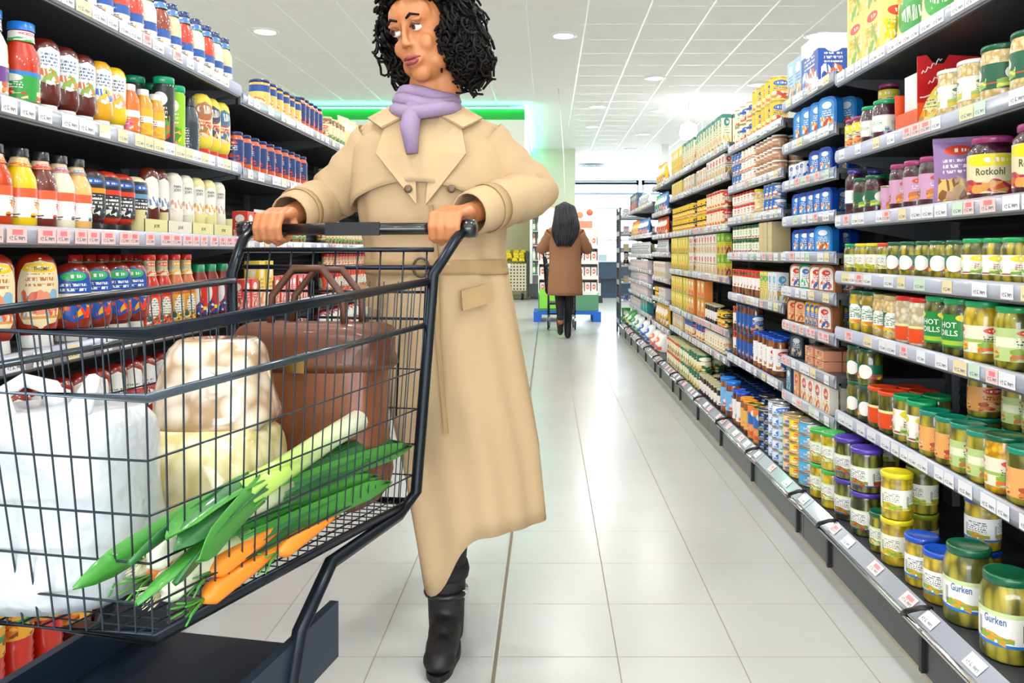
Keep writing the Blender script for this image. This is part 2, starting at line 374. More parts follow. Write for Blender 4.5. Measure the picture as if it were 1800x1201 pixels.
def shelf_profile(XF, XB, y0, y1, sd, part):
    m = MB()
    if part == 'shelf':
        a, b = sorted((sd*(XF+.006), sd*XB)); m.box(a, b, y0, y1, -.026, -.008, 0)
        a, b = sorted((sd*(XF+.006), sd*(XF+.016))); m.box(a, b, y0, y1, -.05, -.026, 1)
        for yy in (y0+.012, y1-.018):
            m.add([(sd*(XF+.03), yy, -.026), (sd*XB, yy, -.026), (sd*XB, yy, -.12), (sd*(XF+.03), yy, -.045), (sd*(XF+.03), yy+.006, -.026), (sd*XB, yy+.006, -.026), (sd*XB, yy+.006, -.12), (sd*(XF+.03), yy+.006, -.045)],
                  [(0, 1, 2, 3), (7, 6, 5, 4), (0, 3, 7, 4), (3, 2, 6, 7)], 0, None, False)
        return m.mesh('shelf', [shm, lipm])
    # price rail: shallow C section
    pr = [(XF+.006, 0), (XF+.001, -.002), (XF-.003, -.012), (XF-.004, -.03), (XF-.001, -.043), (XF+.006, -.046)]
    V = []; N = len(pr)
    for y in (y0, y1): V += [(sd*x, y, z) for x, z in pr]
    m.add(V, [(i, i+1, N+i+1, N+i) for i in range(N-1)]+[tuple(range(N)), tuple(range(2*N-1, N-1, -1)), (0, N, 2*N-1, N-1)], 0, None, True)
    return m.mesh('price_rail', rail_m)
BAYS = {}
ORD = ['first', 'second', 'third', 'fourth', 'fifth', 'sixth', 'seventh', 'eighth', 'ninth', 'tenth', 'eleventh', 'twelfth', 'thirteenth', 'fourteenth', 'fifteenth', 'sixteenth', 'seventeenth', 'eighteenth', 'nineteenth', 'twentieth']
def bay(key, sd, name, y0, y1, levels, look, tix=None, base=True, gap=.004):
    XF = XFR if sd > 0 else XFL; XB = XF+.44; XG = XF-.12; y0 += .002; y1 -= .002
    e = empty('shelf_unit', (0, 0, 0)); tag(e, look, 'shelf unit', 'shelf units along the aisle')
    top = max(levels)
    bp = MB(); a, b = sorted((sd*XB, sd*(XB+.02))); bp.box(a, b, y0, y1, 0, min(top+.02, 1.78))
    z = .25
    while z < min(top, 1.75):       # horizontal wires of the perforated back
        a, b = sorted((sd*(XB-.004), sd*XB)); bp.box(a, b, y0, y1, z, z+.012, 1); z += .035
    obj('back_panel', bp.mesh('back_panel', [backm, P('#505359', .5, .4)]), e)
    for yy in (y0, y1-.03):
        a, b = sorted((sd*(XB-.03), sd*XB)); obj('upright', MB().box(a, b, yy, yy+.03, 0, min(top, 1.75)).mesh('upright', P('#7a7d80', .4, .5)), e)
    for li, z in enumerate(levels):
        s = obj('shelf', shelf_profile(XF, XB, y0+gap, y1-gap, sd, 'shelf'), e, (0, 0, z))
        obj('price_rail', shelf_profile(XF, XB, y0+gap, y1-gap, sd, 'rail'), s)
        t = y0+.05; mode = (tix or {}).get(li)
        while t < y1-.05:
            if mode: nm = mode if isinstance(mode, str) else ('white' if rnd.random() > .4 else 'yellow')
            else:
                q = rnd.random(); nm = 'white' if q < .62 else 'yellow' if q < .76 else 'pink' if q < .92 else 'green'
            c = [k for k in TK if k[0] == nm]; nm, w, me = rnd.choice(c)
            obj('price_ticket', me, s, (sd*(XF-.0048), t+w/2, -.023), -sd*PI/2)
            t += w+rnd.choice([.004, .01, .03, .06, .1]) * (1.0 if not mode else .4)
    # base deck, kick plate, bumper
    d = MB(); a, b = sorted((sd*(XG+.04), sd*XB)); d.box(a, b, y0, y1, .13, .16)
    obj('base_deck', d.mesh('base_deck', deckm), e)
    kp = MB(); a, b = sorted((sd*(XG+.035), sd*(XG+.06))); kp.box(a, b, y0, y1, .0, .13); a, b = sorted((sd*(XG+.02), sd*(XG+.035))); kp.box(a, b, y0, y1, 0, .018, 1)
    obj('kick_plate', kp.mesh('kick_plate', [blk, P('#b9b2a0', .5)]), e)
    bm_ = MB(); a, b = sorted((sd*(XG+.005), sd*(XG+.035))); bm_.box(a, b, y0, y1, .035, .122, 0)
    obj('bumper', bm_.mesh('bumper', bumpm), e)
    obj('bumper_rail', MB().tube([(sd*(XG+.002), y0, .133), (sd*(XG+.002), y1, .133)], .0085, 10).mesh('bumper_rail', chrome), e)
    tr = MB(); q = [(XG+.008, .14), (XG+.044, .172), (XG+.048, .168), (XG+.048, .13), (XG+.008, .13)]
    V = [(sd*x, y, z) for y in (y0, y1) for x, z in q]; n = len(q)
    tr.add(V, [(i, (i+1) % n, n+(i+1) % n, n+i) for i in range(n)]+[tuple(range(n)), tuple(range(2*n-1, n-1, -1))], 0, None, False)
    st = obj('ticket_strip', tr.mesh('ticket_strip', P('#8d919d', .25, .1, .5)), e)
    t = y0+.06
    while t < y1-.08:
        nm = rnd.choice(['white', 'pink', 'pink', 'white']); nm, w, me = rnd.choice([k for k in TK if k[0] == nm])
        o = obj('price_ticket', me, st, (sd*(XG+.0255), t, .1575), -sd*PI/2); o.rotation_euler = (-.85, 0, -sd*PI/2)
        t += w+rnd.choice([.05, .09, .15])
    t = math.ceil(y0/.335)*.335
    if t < y0+.01: t += .335
    while t < y1-.12:
        a, b = sorted((sd*(XG-.004), sd*(XG+.035))); cb = MB().box(a, b, t-.008, t+.008, .035, .14)
        obj('rail_clip', cb.mesh('rail_clip', blk), e)
        hk = MB().tube([(sd*(XG-.004), t+.1, .135), (sd*(XG-.006), t+.07, .155), (sd*(XG+.02), t+.05, .172), (sd*(XG+.05), t+.05, .172)], .007, 6)
        obj('strip_hook', hk.mesh('strip_hook', blk), e)
        t += .67
    BAYS[key] = dict(sd=sd, name=name, y0=y0, y1=y1, z=sorted(levels), XF=XF, XG=XG, XB=XB)
    return e
Yr = [1.25, px(1468, 1.05), px(1375, 1.05), px(1280, 1.05), 5.86, px(1177, 1.05), px(1146, 1.05), px(1105, 1.05)]
bay('R1', 1, 'nearest right bay', Yr[0], Yr[1], [.508, .81, 1.012, 1.214, 1.45, 1.73], 'grey metal shelf unit holding pickle jars, closest unit on the right', {0: 'white', 5: 'white'})
bay('R2', 1, 'second right bay', Yr[1], Yr[2], [.469, .624, .78, .93, 1.083, 1.237, 1.395, 1.56, 1.75], 'narrow shelf unit with blue packets on nine close shelves, right side', {2: 'pink'})
bay('R3', 1, 'third right bay', Yr[2], Yr[3], [.497, .85, 1.08, 1.28, 1.462, 1.69], 'shelf unit with sausage jars and stacked tins beyond the blue packets')
bay('R4', 1, 'fourth right bay', Yr[3], Yr[4], [.46, .625, .94, 1.25, 1.55, 1.73], 'shelf unit with large green cans near its bottom, right side', {1: 'pink'})
bay('R4b', 1, 'fifth right bay', Yr[4], Yr[5], [.46, .625, .94, 1.25, 1.55, 1.73], 'shelf unit with yellow and green cartons and yellow bread packets on top')
bay('R5', 1, 'sixth right bay', Yr[5], Yr[6], [.40, .65, .845, 1.08, 1.25, 1.465, 1.73], 'shelf unit with mixed pouches and small boxes past the yellow cartons')
bay('R6', 1, 'seventh right bay', Yr[6], Yr[7], [.43, .607, .75, .896, 1.06, 1.28, 1.60], 'farthest shelf unit on the right, big plastic bags at its foot')
bay('L1', -1, 'nearest left bay', 1.25, 3.06, [.565, .86, 1.14, 1.418, 1.713], 'closest shelf unit on the left holding sauces and ketchup', {2: 'pink', 3: (1,)})
bay('L2', -1, 'second left bay', 3.06, 4.28, [.565, .86, 1.127, 1.405, 1.69], 'second shelf unit on the left with orange tomato sauce jars')
bay('L3', -1, 'third left bay', 4.28, 5.55, [.565, .86, 1.127, 1.405, 1.69], 'third shelf unit on the left, behind the curly-haired person')
bay('L4', -1, 'fourth left bay', 5.55, 6.85, [.565, .86, 1.127, 1.405, 1.69], 'farthest left shelf unit, hidden behind the beige coat')
# ================================================================ goods: one builder per kind of package
PR = {}
def jar(r, h, body, lid, lab, l0=.2, l1=.68, arc=300, neck=.88, lh=.1, text=None, sy=1.0):
    b = MB().lathe([(.001, 0), (r*.88, 0), (r*.98, .004), (r, .01), (r, h*.74), (r*.97, h*.8), (r*(neck+.02), h*(1-lh)-.004), (r*neck*.97, h*(1-lh)+.002), (r*neck*.97, h-.002), (.001, h-.002)], 22)
    R = r*neck+.0025; z0 = h*(1-lh)-.001
    l = MB().lathe([(R*.96, z0), (R, z0+.001), (R, h-.004), (R*.97, h-.0005), (R*.88, h), (R*.84, h-.0015), (.001, h-.0015)], 22)
    a = arc*PI/180
    c = MB().lathe([(r+.0007, h*l0), (r+.0007, h*l1)], 20, 0, 1, 1, -PI/2-a/2, -PI/2+a/2)
    out = [('jar', b.mesh('jar', body)), ('lid', l.mesh('lid', lid)), ('label', c.mesh('label', lab))]
    if text: out.append(('lettering', text_mesh(text[0], text[1], text[2], text[4], r+.0016), h*text[3]))
    return out
def bottle(r, h, body, cap, lab, l0=.12, l1=.45, neckr=.38, sh=.55, cap_h=.1, nl=None, arc=300, w2=1.0):
    zc = h*(1-cap_h); b = MB().lathe([(.001, 0), (r*.9, 0), (r, .006), (r, h*sh*.82), (r*.96, h*sh), (r*.6, h*(sh+.16)), (r*neckr, h*(sh+.24)), (r*neckr, zc), (.001, zc)], 20, 0, 1, w2)
    R = r*neckr+.003
    l = MB().lathe([(R, zc-.004), (R, h-.002), (R*.9, h), (.001, h)], 16, 0, 1, 1)
    a = arc*PI/180; c = MB().lathe([(r+.0007, h*l0), (r+.0007, h*l1)], 20, 0, 1, w2, -PI/2-a/2, -PI/2+a/2)
    out = [('bottle', b.mesh('bottle', body)), ('cap', l.mesh('cap', cap)), ('label', c.mesh('label', lab))]
    if nl: out.append(('neck_label', MB().lathe([(r*.62+.003, h*(sh+.15)), (r*neckr+.0015, h*(sh+.24)), (r*neckr+.0015, zc-.006)], 16).mesh('neck_label', nl)))
    return out
def squeeze(w, d, h, body, cap, lab, l0=.3, l1=.86, caph=.15, waist=1.0, oval=True, half=1.05, text=None, up=False):
    """flexible squeeze bottle standing on its cap"""
    A, B_ = w/2, d/2
    prof = [(.66, caph*.92), (.8, caph), (.97, caph+.08), (1, caph+.16), (waist, caph+.36), (.96*waist+.04, .7), (.93, .85), (.8, .93), (.5, .985), (.001, 1.0)]
    if up: prof = [(.001, 0), (.9, 0), (1, .02), (1, .3), (waist, .55), (.9, .72), (.62, .82), (.4, 1-caph), (.001, 1-caph)]
    S = lambda p: [(q[0]*A, q[1]*h) for q in p]
    b = MB().lathe(S(prof), 22, 0, 1, B_/A)
    cp = [(.001, 0), (.78, 0), (.8, .01), (.74, caph)] if not up else [(.45, 1-caph-.01), (.45, .97), (.3, 1), (.001, 1)]
    c = MB().lathe(S(cp), 20, 0, 1, B_/A)
    def rad(t):
        for (r0, z0), (r1, z1) in zip(prof, prof[1:]):
            if z0 <= t <= z1 and z1 > z0: return r0+(r1-r0)*(t-z0)/(z1-z0)
        return 1
    L = MB(); NV, NU = 12, 8; V = []; uv = []
    for j in range(NV+1):
        t = l0+(l1-l0)*j/NV; q = math.sqrt(max(0, 1-((j/NV-.5)/.5)**2))**.7 if oval else 1.0
        for i in range(NU+1):
            s_ = (i/NU-.5)*2*half*max(q, .02); R = rad(t)*A+.0012
            V.append((R*math.sin(s_), -R*math.cos(s_)*B_/A-.0004, t*h)); uv.append((.5+s_/(2*half), j/NV))
    fs = []; us = []
    for j in range(NV):
        for i in range(NU):
            f = (j*(NU+1)+i, j*(NU+1)+i+1, (j+1)*(NU+1)+i+1, (j+1)*(NU+1)+i); fs.append(f); us.append([uv[k] for k in f])
    L.add(V, fs, 0, us)
    out = [('bottle', b.mesh('bottle', body)), ('cap', c.mesh('cap', cap)), ('label', L.mesh('label', lab))]
    if text: me = text_mesh(text[0], text[1], text[2], text[4], A*.97); out.append(('lettering', me, h*text[3], (1, (B_/A), 1), -.0035))
    return out
def can(r, h, lab, metal='#c9c4a0', ridges=True):
    m = P(metal, .28, .9)
    b = MB().lathe([(.001, .002), (r*.93, .002), (r*.97, 0), (r+.0012, .001), (r+.0012, .004), (r-.0005, .006), (r-.0005, h-.006), (r+.0012, h-.004), (r+.0012, h-.001), (r*.96, h), (r*.93, h-.004), (r*.7, h-.003), (r*.66, h-.004), (.001, h-.004)], 22)
    c = MB().lathe([(r+.0003, .0065), (r+.0003, h-.0065)], 22, 0, 1, 1, -PI*1.5, PI*.5)
    return [('can', b.mesh('can', m)), ('label', c.mesh('label', lab))]
def carton(w, d, h, front, side=None, top=None):
    m = MB(); a, b = w/2, d/2; q = ((0, 0), (1, 0), (1, 1), (0, 1)); e = .0015
    V = [(-a, -b, 0), (a, -b, 0), (a, b, 0), (-a, b, 0), (-a, -b, h), (a, -b, h), (a, b, h), (-a, b, h)]
    m.add(V, [(0, 1, 5, 4), (2, 3, 7, 6)], 0, [q]*2, False); m.add(V, [(1, 2, 6, 5), (3, 0, 4, 7)], 1, [q]*2, False); m.add(V, [(4, 5, 6, 7), (0, 3, 2, 1)], 2, [q]*2, False)
    fl = MB().box(-a, a, -.0008, .0008, h, h+.0012); 
    return [('carton', m.mesh('carton', [front, side or front, top or side or front])), ('flap', MB().box(-a+e, a-e, -b*.5, b*.5, h, h+.0012).mesh('flap', top or side or front))]
def pouch(w, d, h, mat, seal=None, lean=0.0, fat=1.0):
    m = MB(); NU, NV = 8, 10; V = []; uv = []
    for sgn in (-1, 1):
        for j in range(NV+1):
            v = j/NV
            for i in range(NU+1):
                u = i/NU; t = (1-(2*u-1)**2)**.6; p = min(1, (1-v)*2.2)**.7*(.45+.55*min(1, v*5+.5)); wob = .06*math.sin(9*u+5*v)+.05*math.sin(14*v+3*u)
                V.append(((u-.5)*w*(1-.06*math.sin(PI*v)), sgn*(d/2*t*p*(1+wob))+(v*h*lean), v*h)); uv.append((u, v))
    S = (NU+1)*(NV+1); fs = []; us = []
    for s_ in (0, 1):
        for j in range(NV):
            for i in range(NU):
                f = [s_*S+j*(NU+1)+i, s_*S+j*(NU+1)+i+1, s_*S+(j+1)*(NU+1)+i+1, s_*S+(j+1)*(NU+1)+i]
                if s_: f = f[::-1]
                fs.append(tuple(f)); us.append([uv[k] for k in f])
    m.add(V, fs, 0, us)
    bt = [tuple([i for i in range(NU+1)][::-1] + [S+i for i in range(NU+1)])]
    m.add([V[i] for i in range(NU+1)]+[V[S+i] for i in range(NU+1)], [tuple(list(range(NU, -1, -1))+list(range(NU+1, 2*NU+2)))], 0, None, False)
    e = MB().box(-w/2, w/2, lean*h-.0012, lean*h+.0012, h-.002, h+.012)
    return [('pouch', m.mesh('pouch', mat)), ('seal', e.mesh('seal', seal or mat))]
def rpack(w, d, h, front, side, lid=None):
    """upright packet with rounded shoulders (sleeved dish)"""
    R = min(w, h)*.32; out = [(-w/2, 0), (w/2, 0), (w/2, h-R)]
    out += [(w/2-R+R*math.cos(a), h-R+R*math.sin(a)) for a in [PI/2*k/5 for k in range(1, 6)]]
    out += [(-w/2+R-R*math.sin(a), h-R+R*math.cos(a)) for a in [PI/2*k/5 for k in range(0, 6)]]
    n = len(out); V = [(x, -d/2, z) for x, z in out]+[(x, d/2, z) for x, z in out]; uv = [(x/w+.5, z/h) for x, z in out]*2
    m = MB(); m.add(V, [tuple(range(n)), tuple(range(2*n-1, n-1, -1))], 0, [[uv[i] for i in range(n)], [uv[i] for i in range(2*n-1, n-1, -1)]], False)
    m.add(V, [((i+1) % n, i, n+i, n+(i+1) % n) for i in range(n)], 1, None, False)
    m2 = MB(); k = .82; V2 = [(x*k, -d/2-.0015, h/2+(z-h/2)*k) for x, z in out]; m2.add(V2, [tuple(range(n))], 0, [[uv[i] for i in range(n)]], False)
    return [('packet', m.mesh('packet', [side, side])), ('label', m2.mesh('label', front))]
def tub(r, h, body, lid, lab):
    b = MB().lathe([(.001, 0), (r*.85, 0), (r*.9, .004), (r, h*.88), (.001, h*.88)], 20)
    l = MB().lathe([(r*1.04, h*.86), (r*1.05, h*.88), (r*1.05, h*.99), (r, h), (.001, h)], 20)
    c = MB().lathe([(r*.93+.001, h*.2), (r*.985+.001, h*.72)], 20)
    return [('tub', b.mesh('tub', body)), ('lid', l.mesh('lid', lid)), ('label', c.mesh('label', lab))]
KINDS = {}
def D(k, name, look, cat, w, d, h, parts, yaw=0.0):
    parts[0][1].name = name
    KINDS[k] = dict(name=name, look=look, cat=cat, w=w, d=d, h=h, parts=parts, yaw=yaw)
CNT = {}
def ordw(n): return ORD[n] if n < 20 else '%dth' % (n+1)
NALL = 0
def fit(k, b, lvl, layers):
    Z = BAYS[b]['z']
    if lvl == len(Z)-1: return 1.0
    room = Z[lvl+1]-.054-(.161 if lvl < 0 else Z[lvl]-.0075); return min(1.0, room/(layers*(KINDS[k]['h']+(.014 if KINDS[k]['parts'][-1][0] == 'seal' else .001))))
def one(k, b, lvl, x, y, z, rz, row, lay, tilt=0.0, note=None, layers=1):
    global NALL
    fz = fit(k, b, lvl, layers); z += lay*(fz-1)*KINDS[k]['h']
    K = KINDS[k]; B = BAYS[b]
    o = None
    for i, pt in enumerate(K['parts']):
        c = bpy.data.objects.new(K['name'] if i == 0 else pt[0], pt[1]); COL.objects.link(c)
        if i == 0: o = c; c.location = (x, y, z); c.rotation_euler = (tilt, 0, rz); c.scale = (1, 1, fz)
        else:
            c.parent = o
            if len(pt) > 2: c.location = (0, pt[4] if len(pt) > 4 else 0, pt[2])
            if len(pt) > 3: c.scale = pt[3]
    shelfw = 'bottom deck' if lvl < 0 else ('top shelf' if lvl == len(B['z'])-1 else ordw(lvl+1)+' shelf')
    key = (K['look'], b, lvl, row, lay); n = CNT.get(key, 0); CNT[key] = n+1
    s = '%s, %s %s, %s along' % (K['look'], B['name'], shelfw, ordw(n))
    if row: s += ' %s row' % ordw(row)
    if lay: s += [' upper layer', ' third layer', ' fourth layer', ' fifth layer', ' sixth layer'][lay-1] if lay < 6 else ' high layer'
    o['label'] = s; o['category'] = K['cat']; o['group'] = '%s on the %s of the %s' % (K['cat']+('es' if K['cat'].endswith('x') or K['cat'].endswith('ch') else 's'), shelfw, B['name'])
    NALL += 1; return o
rp = random.Random(11); PLACED = {}
QUEUE = []
def put(*a, **k):
    QUEUE.append((a, k))
def stock():
    for ps in (0, 1):
        for a, k in QUEUE:
            for b_ in (('R4', 'R4b') if a[0] in ('R4', 'R4b') and a[1] >= 0 else (a[0],)): lay_out(ps, b_, *a[1:], **k)
        if ps == 0:
            worst = 0
            for key, ent in FRONT.items():
                es = sorted(ent, key=lambda t: -t[0][1]); prev = None
                for t in es:
                    q = t[0]
                    if prev is not None and abs(q[0]-prev[0]) < (q[2]+prev[2])/2:
                        lim = prev[1]-(q[3]+prev[3])/2-.0008
                        if q[1] > lim: worst = max(worst, q[1]-lim); q[1] = lim
                    prev = q
                for q, k, b2, lvl, x, dy, z, rz, layers, tilt in ent:
                    if lvl >= 0 and q[1]-q[3]/2 < BAYS[b2]['y0']: q[0] = 99; continue
                    for l in range(layers): one(k, b2, lvl, x, q[1], z+l*(KINDS[k]['h']+.0005), rz, 0, l, tilt, None, layers)
            print('SHIFT', worst)
FRONT = {}
def lay_out(ps, b, lvl, k, xa, xb=None, n=None, rows=1, layers=1, rgap=.004, pitch=None, set_=0.0, jit=.003, yaw=None, dz=0.0, row0=0, tilt=0.0):
    """a run of one kind on a shelf: xa..xb are the photo columns where the run starts and ends"""
    B = BAYS[b]; K = KINDS[k]; sd = B['sd']
    yw = math.radians(yaw if yaw is not None else K['yaw'])
    dep = K['d'] if abs(K['d']-K['w']) < .004 else K['d']*math.cos(yw)+K['w']*math.sin(yw)*.9
    X0 = (B['XG']+.062 if lvl < 0 else B['XF']+.014)+dep/2+set_
    ya, yb = (px(xa, X0), px(xb, X0)) if xb else (px(xa, X0),)*2
    if ya > yb: ya, yb = yb, ya
    p = pitch or K['w']+.005
    if xb:
        if n is None: n = max(1, int((yb-ya)/p+.35))
        p = (yb-ya)/n; ys = [ya+p*(i+.5) for i in range(n)]
    else: n = n or 1; ys = [ya+p*i for i in range(n)]
    z = (.161 if lvl < 0 else B['z'][lvl]-.0075)+dz
    PL_ = PLACED.setdefault((b if lvl >= 0 else 'deck%d' % sd, lvl), [])
    wid = K['w'] if abs(K['d']-K['w']) < .004 else math.hypot(K['w']*math.cos(yw), K['d']*math.sin(yw))+(.006 if yw and len(K['parts']) == 2 else 0)
    lim0, lim1 = B['y0']+K['w']/2+.002, B['y1']-K['w']/2-.002
    new = []
    for r in range(rows):
        if (row0+r > 0) != (ps == 1): continue
        for y in ys:
            b2 = b
            if lvl < 0:
                for kb, vb in BAYS.items():
                    if vb['sd'] == sd and vb['y0'] <= y < vb['y1']+.005: b2 = kb
            elif y < lim0 or y > lim1: continue
            dx, dy = rp.uniform(-jit, jit), rp.uniform(-jit, jit)*.5
            dx = max(dx, -.004)
            xx = X0+r*(dep+rgap)+dx; x = sd*xx
            if xx+dep/2 > B['XB']-.006: continue
            if ps and any(abs(xx-q[0]) < (dep+q[2])/2+.001 and abs(y-q[1]) < (wid+q[3])/2-(.001 if q[4] == row0+r and q[5] == k else -.001) for q in PL_+new): continue
            new.append([xx, y, dep, wid, row0+r, k])
            rz = -sd*PI/2 + sd*math.radians(yaw if yaw is not None else K['yaw'])+rp.uniform(-.12, .12)*(1 if K['yaw'] else .15)
            if ps == 0: FRONT.setdefault((b2 if lvl >= 0 else 'deck%d' % sd, lvl), []).append((new[-1], k, b2, lvl, x, dy, z, rz, layers, tilt)); continue
            for l in range(layers): one(k, b2, lvl, x, y, z+l*(K['h']+.0005), rz, row0+r, l, tilt, None, layers)
    PL_ += new
# ================================================================ materials of goods
GH = chunks('#a09a1e', '#ccb82c', '#4c4c10', 62, .3); GHD = chunks('#5c6420', '#8b8a2c', '#2c3010', 58, .32); GHY = chunks('#d8b81c', '#e8cc3c', '#8f7a14', 50, .5)
GHB = chunks('#a39a2c', '#c9b840', '#4e5016', 40, .3); CRM = chunks('#e5cf96', '#eddcae', '#bf9f58', 80, .8); WHT = chunks('#e6dcc0', '#efe8d4', '#b8a67c', 55, 1.0)
BEET = chunks('#4a1026', '#5c1830', '#2a0814', 80, .8); BEETR = chunks('#6c1830', '#7c2440', '#3c0c1c', 60, .8); DKJ = chunks('#2c1c18', '#4a2c1c', '#1a1010', 60, .5)
SAU = chunks('#a8602a', '#c07838', '#5c2c12', 60, .16); SAUD = chunks('#7c3c1c', '#9a5428', '#3c1a0e', 60, .16); TOM = P('#d4501a', .3, 0, .9); MIX = chunks('#c86a30', '#d8b060', '#5c3a1c', 70, .8)
YEL = chunks('#e8b410', '#f0c830', '#b07c08', 70, 1.0); OIL = chunks('#7c8a30', '#b8a848', '#484c18', 60, .7); PATE = chunks('#c09068', '#d4ac88', '#9a6c48', 120, 1.0)
gl_ = lambda c, m=0: P(c, .32, m, .35)
L_GRN, L_DG, L_YEL, L_RED, L_ORR, L_BLU, L_PUR, L_OLV, L_LG, L_WHT, L_BLK, L_MAG, L_TEAL, L_GOLD = [gl_(c) for c in ('#12a05e', '#0c5c3c', '#e8d81c', '#d8281c', '#e8481c', '#1450c0', '#5038a8', '#8a9a20', '#3cae4a', '#f0efe8', '#14161a', '#a83a78', '#0c8a70', '#c8b070')]
L_DB = gl_('#14306c'); L_LB = gl_('#1e7ad8')
lb_garden = label('#f2f4ea', None, ('#e8702c', '#78b030', '#d8e0b0'), '#808878', ('#d8ecb8', .0, .12), ('#cfe6a8', .9, 1), rep=3, tv=(.4, .8), pv=(.02, .3), code=True)
lb_gardenY = label('#f4f3e2', None, ('#e8a02c', '#c8c030', '#88b030'), '#808878', ('#e0e078', .0, .14), rep=3, tv=(.4, .8), pv=(.02, .32), code=True)
lb_gardenP = label('#f2f2ee', None, ('#c83020', '#6a9a30'), '#707078', ('#5038a8', .0, .07), ('#d8ecb8', .92, 1), rep=3, tv=(.35, .8), pv=(.06, .32), code=True)
lb_gardenB = label('#f4f5f2', None, ('#e0a030', '#90b040'), '#687078', ('#1a78d0', .0, .09), None, rep=3, tv=(.35, .82), pv=(.1, .34), code=True)
lb_gardenR = label('#f6ecc8', None, ('#e07a30', '#f0b040'), '#887868', ('#e84a1c', .86, 1), None, rep=3, tv=(.4, .8), code=True)
lb_oval = label('#0f6644', '#f4f4ee', ('#e8c030', '#c83c28'), None, ('#d83828', .26, .32), None, lv=.5, lr=(.12, .48), pv=(.02, .2), rep=1)
lb_ovalt = label('#0f6644', None, ('#e8c030', '#e0882c'), '#4a8a5a', ('#d83828', .2, .27), None, pv=(.0, .2), rep=1, oval=('#f2f2ec', .13, .56), tv=(.3, .8))
lb_hot = label('#1c8a3c', '#f2dc28', None, None, ('#a8cc3c', .06, .2), None, lv=.9, lr=(.34, .14), tv=(.3, .75), rep=2)
lb_or = label('#e8a860', '#d8402c', ('#d88038', '#b84c24', '#f0c890'), '#a0401c', None, None, lv=.84, lr=(.3, .13), rep=2, tv=(.45, .66))
lb_lg = label('#b8d088', '#d83c28', ('#c87038', '#88a838', '#e0c078'), '#3c6030', ('#e8ecc8', .42, .72), None, lv=.86, lr=(.3, .1), rep=2, tv=(.44, .7))
lb_orr = label('#e8501c', '#dfe8f2', None, '#f6e0a0', ('#f0e8a8', .85, 1), None, lv=.55, lr=(.24, .26), rep=2, tv=(.1, .3))
lb_wg = label('#f2f3ec', '#e8dc28', ('#7aa838', '#d8e0b0'), '#a05040', ('#a05848', .04, .12), None, lv=.82, lr=(.4, .2), rep=2, tv=(.25, .6))
lb_y_or = label('#e8e2c8', '#d8402c', ('#e86a1c', '#88b030', '#f0b020'), '#506050', ('#9cbc58', .38, .5), None, lv=.82, rep=2)
lb_cream = label('#eeeede', '#4a7a58', ('#e8c030', '#b0c060'), '#7c8c80', None, None, rep=2)
lb_dgc = label('#1c6044', '#f0f0e4', ('#d8dc60', '#88b050'), None, ('#d04030', .2, .25), None, lv=.6, lr=(.26, .34), rep=2)
lb_pk = label('#cf9ec0', '#e0482c', ('#e8a030', '#d87838', '#8a4a68'), '#f4e4f0', None, None, lv=.82, rep=2, tv=(.45, .68))
lb_beet = label('#e6d8b0', '#ecdc1c', ('#b02850', '#d85a30', '#e0a050'), '#5c6c34', None, None, lv=.84, lr=(.34, .2), tv=(.42, .62), rep=1, pv=(.02, .34))
lb_lil = label('#cdb4d6', None, ('#f0f0e8', '#eeeedc'), '#5a9a88', ('#f0f1e4', .3, .95), ('#18a088', .06, .2), rep=3)
lb_wht = label('#f1f2ee', None, None, '#8888a0', ('#4840a0', .0, .08), None, rep=2, tv=(.2, .8))
K = D
K('g_green', 'gherkin_jar', 'green-lidded small gherkin jar', 'gherkin jar', .076, .076, .105, jar(.038, .105, GH, L_GRN, lb_garden, .2, .64), 15)
K('g_yel', 'gherkin_jar', 'yellow-lidded small gherkin jar', 'gherkin jar', .076, .076, .105, jar(.038, .105, GH, L_YEL, lb_gardenY, .2, .64), 15)
K('g_red', 'gherkin_jar', 'red-lidded small gherkin jar', 'gherkin jar', .076, .076, .105, jar(.038, .105, GH, L_ORR, lb_garden, .2, .64), 15)
K('g_oval', 'gherkin_jar', 'dark-lidded gherkin jar, white oval label', 'gherkin jar', .08, .08, .107, jar(.04, .107, GH, L_DG, lb_oval, .2, .62), 32)
K('g_oval2', 'gherkin_jar', 'bright-lidded gherkin jar, green band label', 'gherkin jar', .086, .086, .11, jar(.043, .11, GH, L_GRN, lb_wg, .18, .62), 15)
K('t_oval', 'pickle_jar', 'tall dark-lidded pickle jar', 'pickle jar', .084, .084, .145, jar(.042, .145, GHD, L_DG, lb_ovalt, .2, .66), 35)
K('t_yel', 'pickle_jar', 'tall jar of yellow pickles', 'pickle jar', .082, .082, .145, jar(.041, .145, GHY, L_DG, lb_ovalt, .2, .66), 35)
K('t_crm', 'celery_jar', 'tall jar of pale celery strips', 'vegetable jar', .082, .082, .14, jar(.041, .14, CRM, L_GOLD, lb_ovalt, .2, .62), 35)
K('t_onion', 'onion_jar', 'red-lidded jar of white onions', 'onion jar', .088, .088, .145, jar(.044, .145, WHT, L_RED, lb_orr, .08, .42), 20)
K('t_hot', 'pickle_jar', 'green-lidded jar, HOT DILLS label', 'pickle jar', .098, .098, .155, jar(.049, .155, GHD, L_GRN, lb_hot, .16, .72, text=('HOT\nDILLS', .055, .036, .47, P('#f6f7ee', .5))), 25)
K('t_pep', 'pepper_jar', 'green-lidded jar of yellow peppers', 'pepper jar', .1, .1, .155, jar(.05, .155, GHY, L_GRN, lb_y_or, .16, .6), 20)
K('t_lg', 'pickle_jar', 'green-lidded jar, pale green label', 'pickle jar', .1, .1, .15, jar(.05, .15, GH, L_GRN, lb_lg, .14, .66), 20)
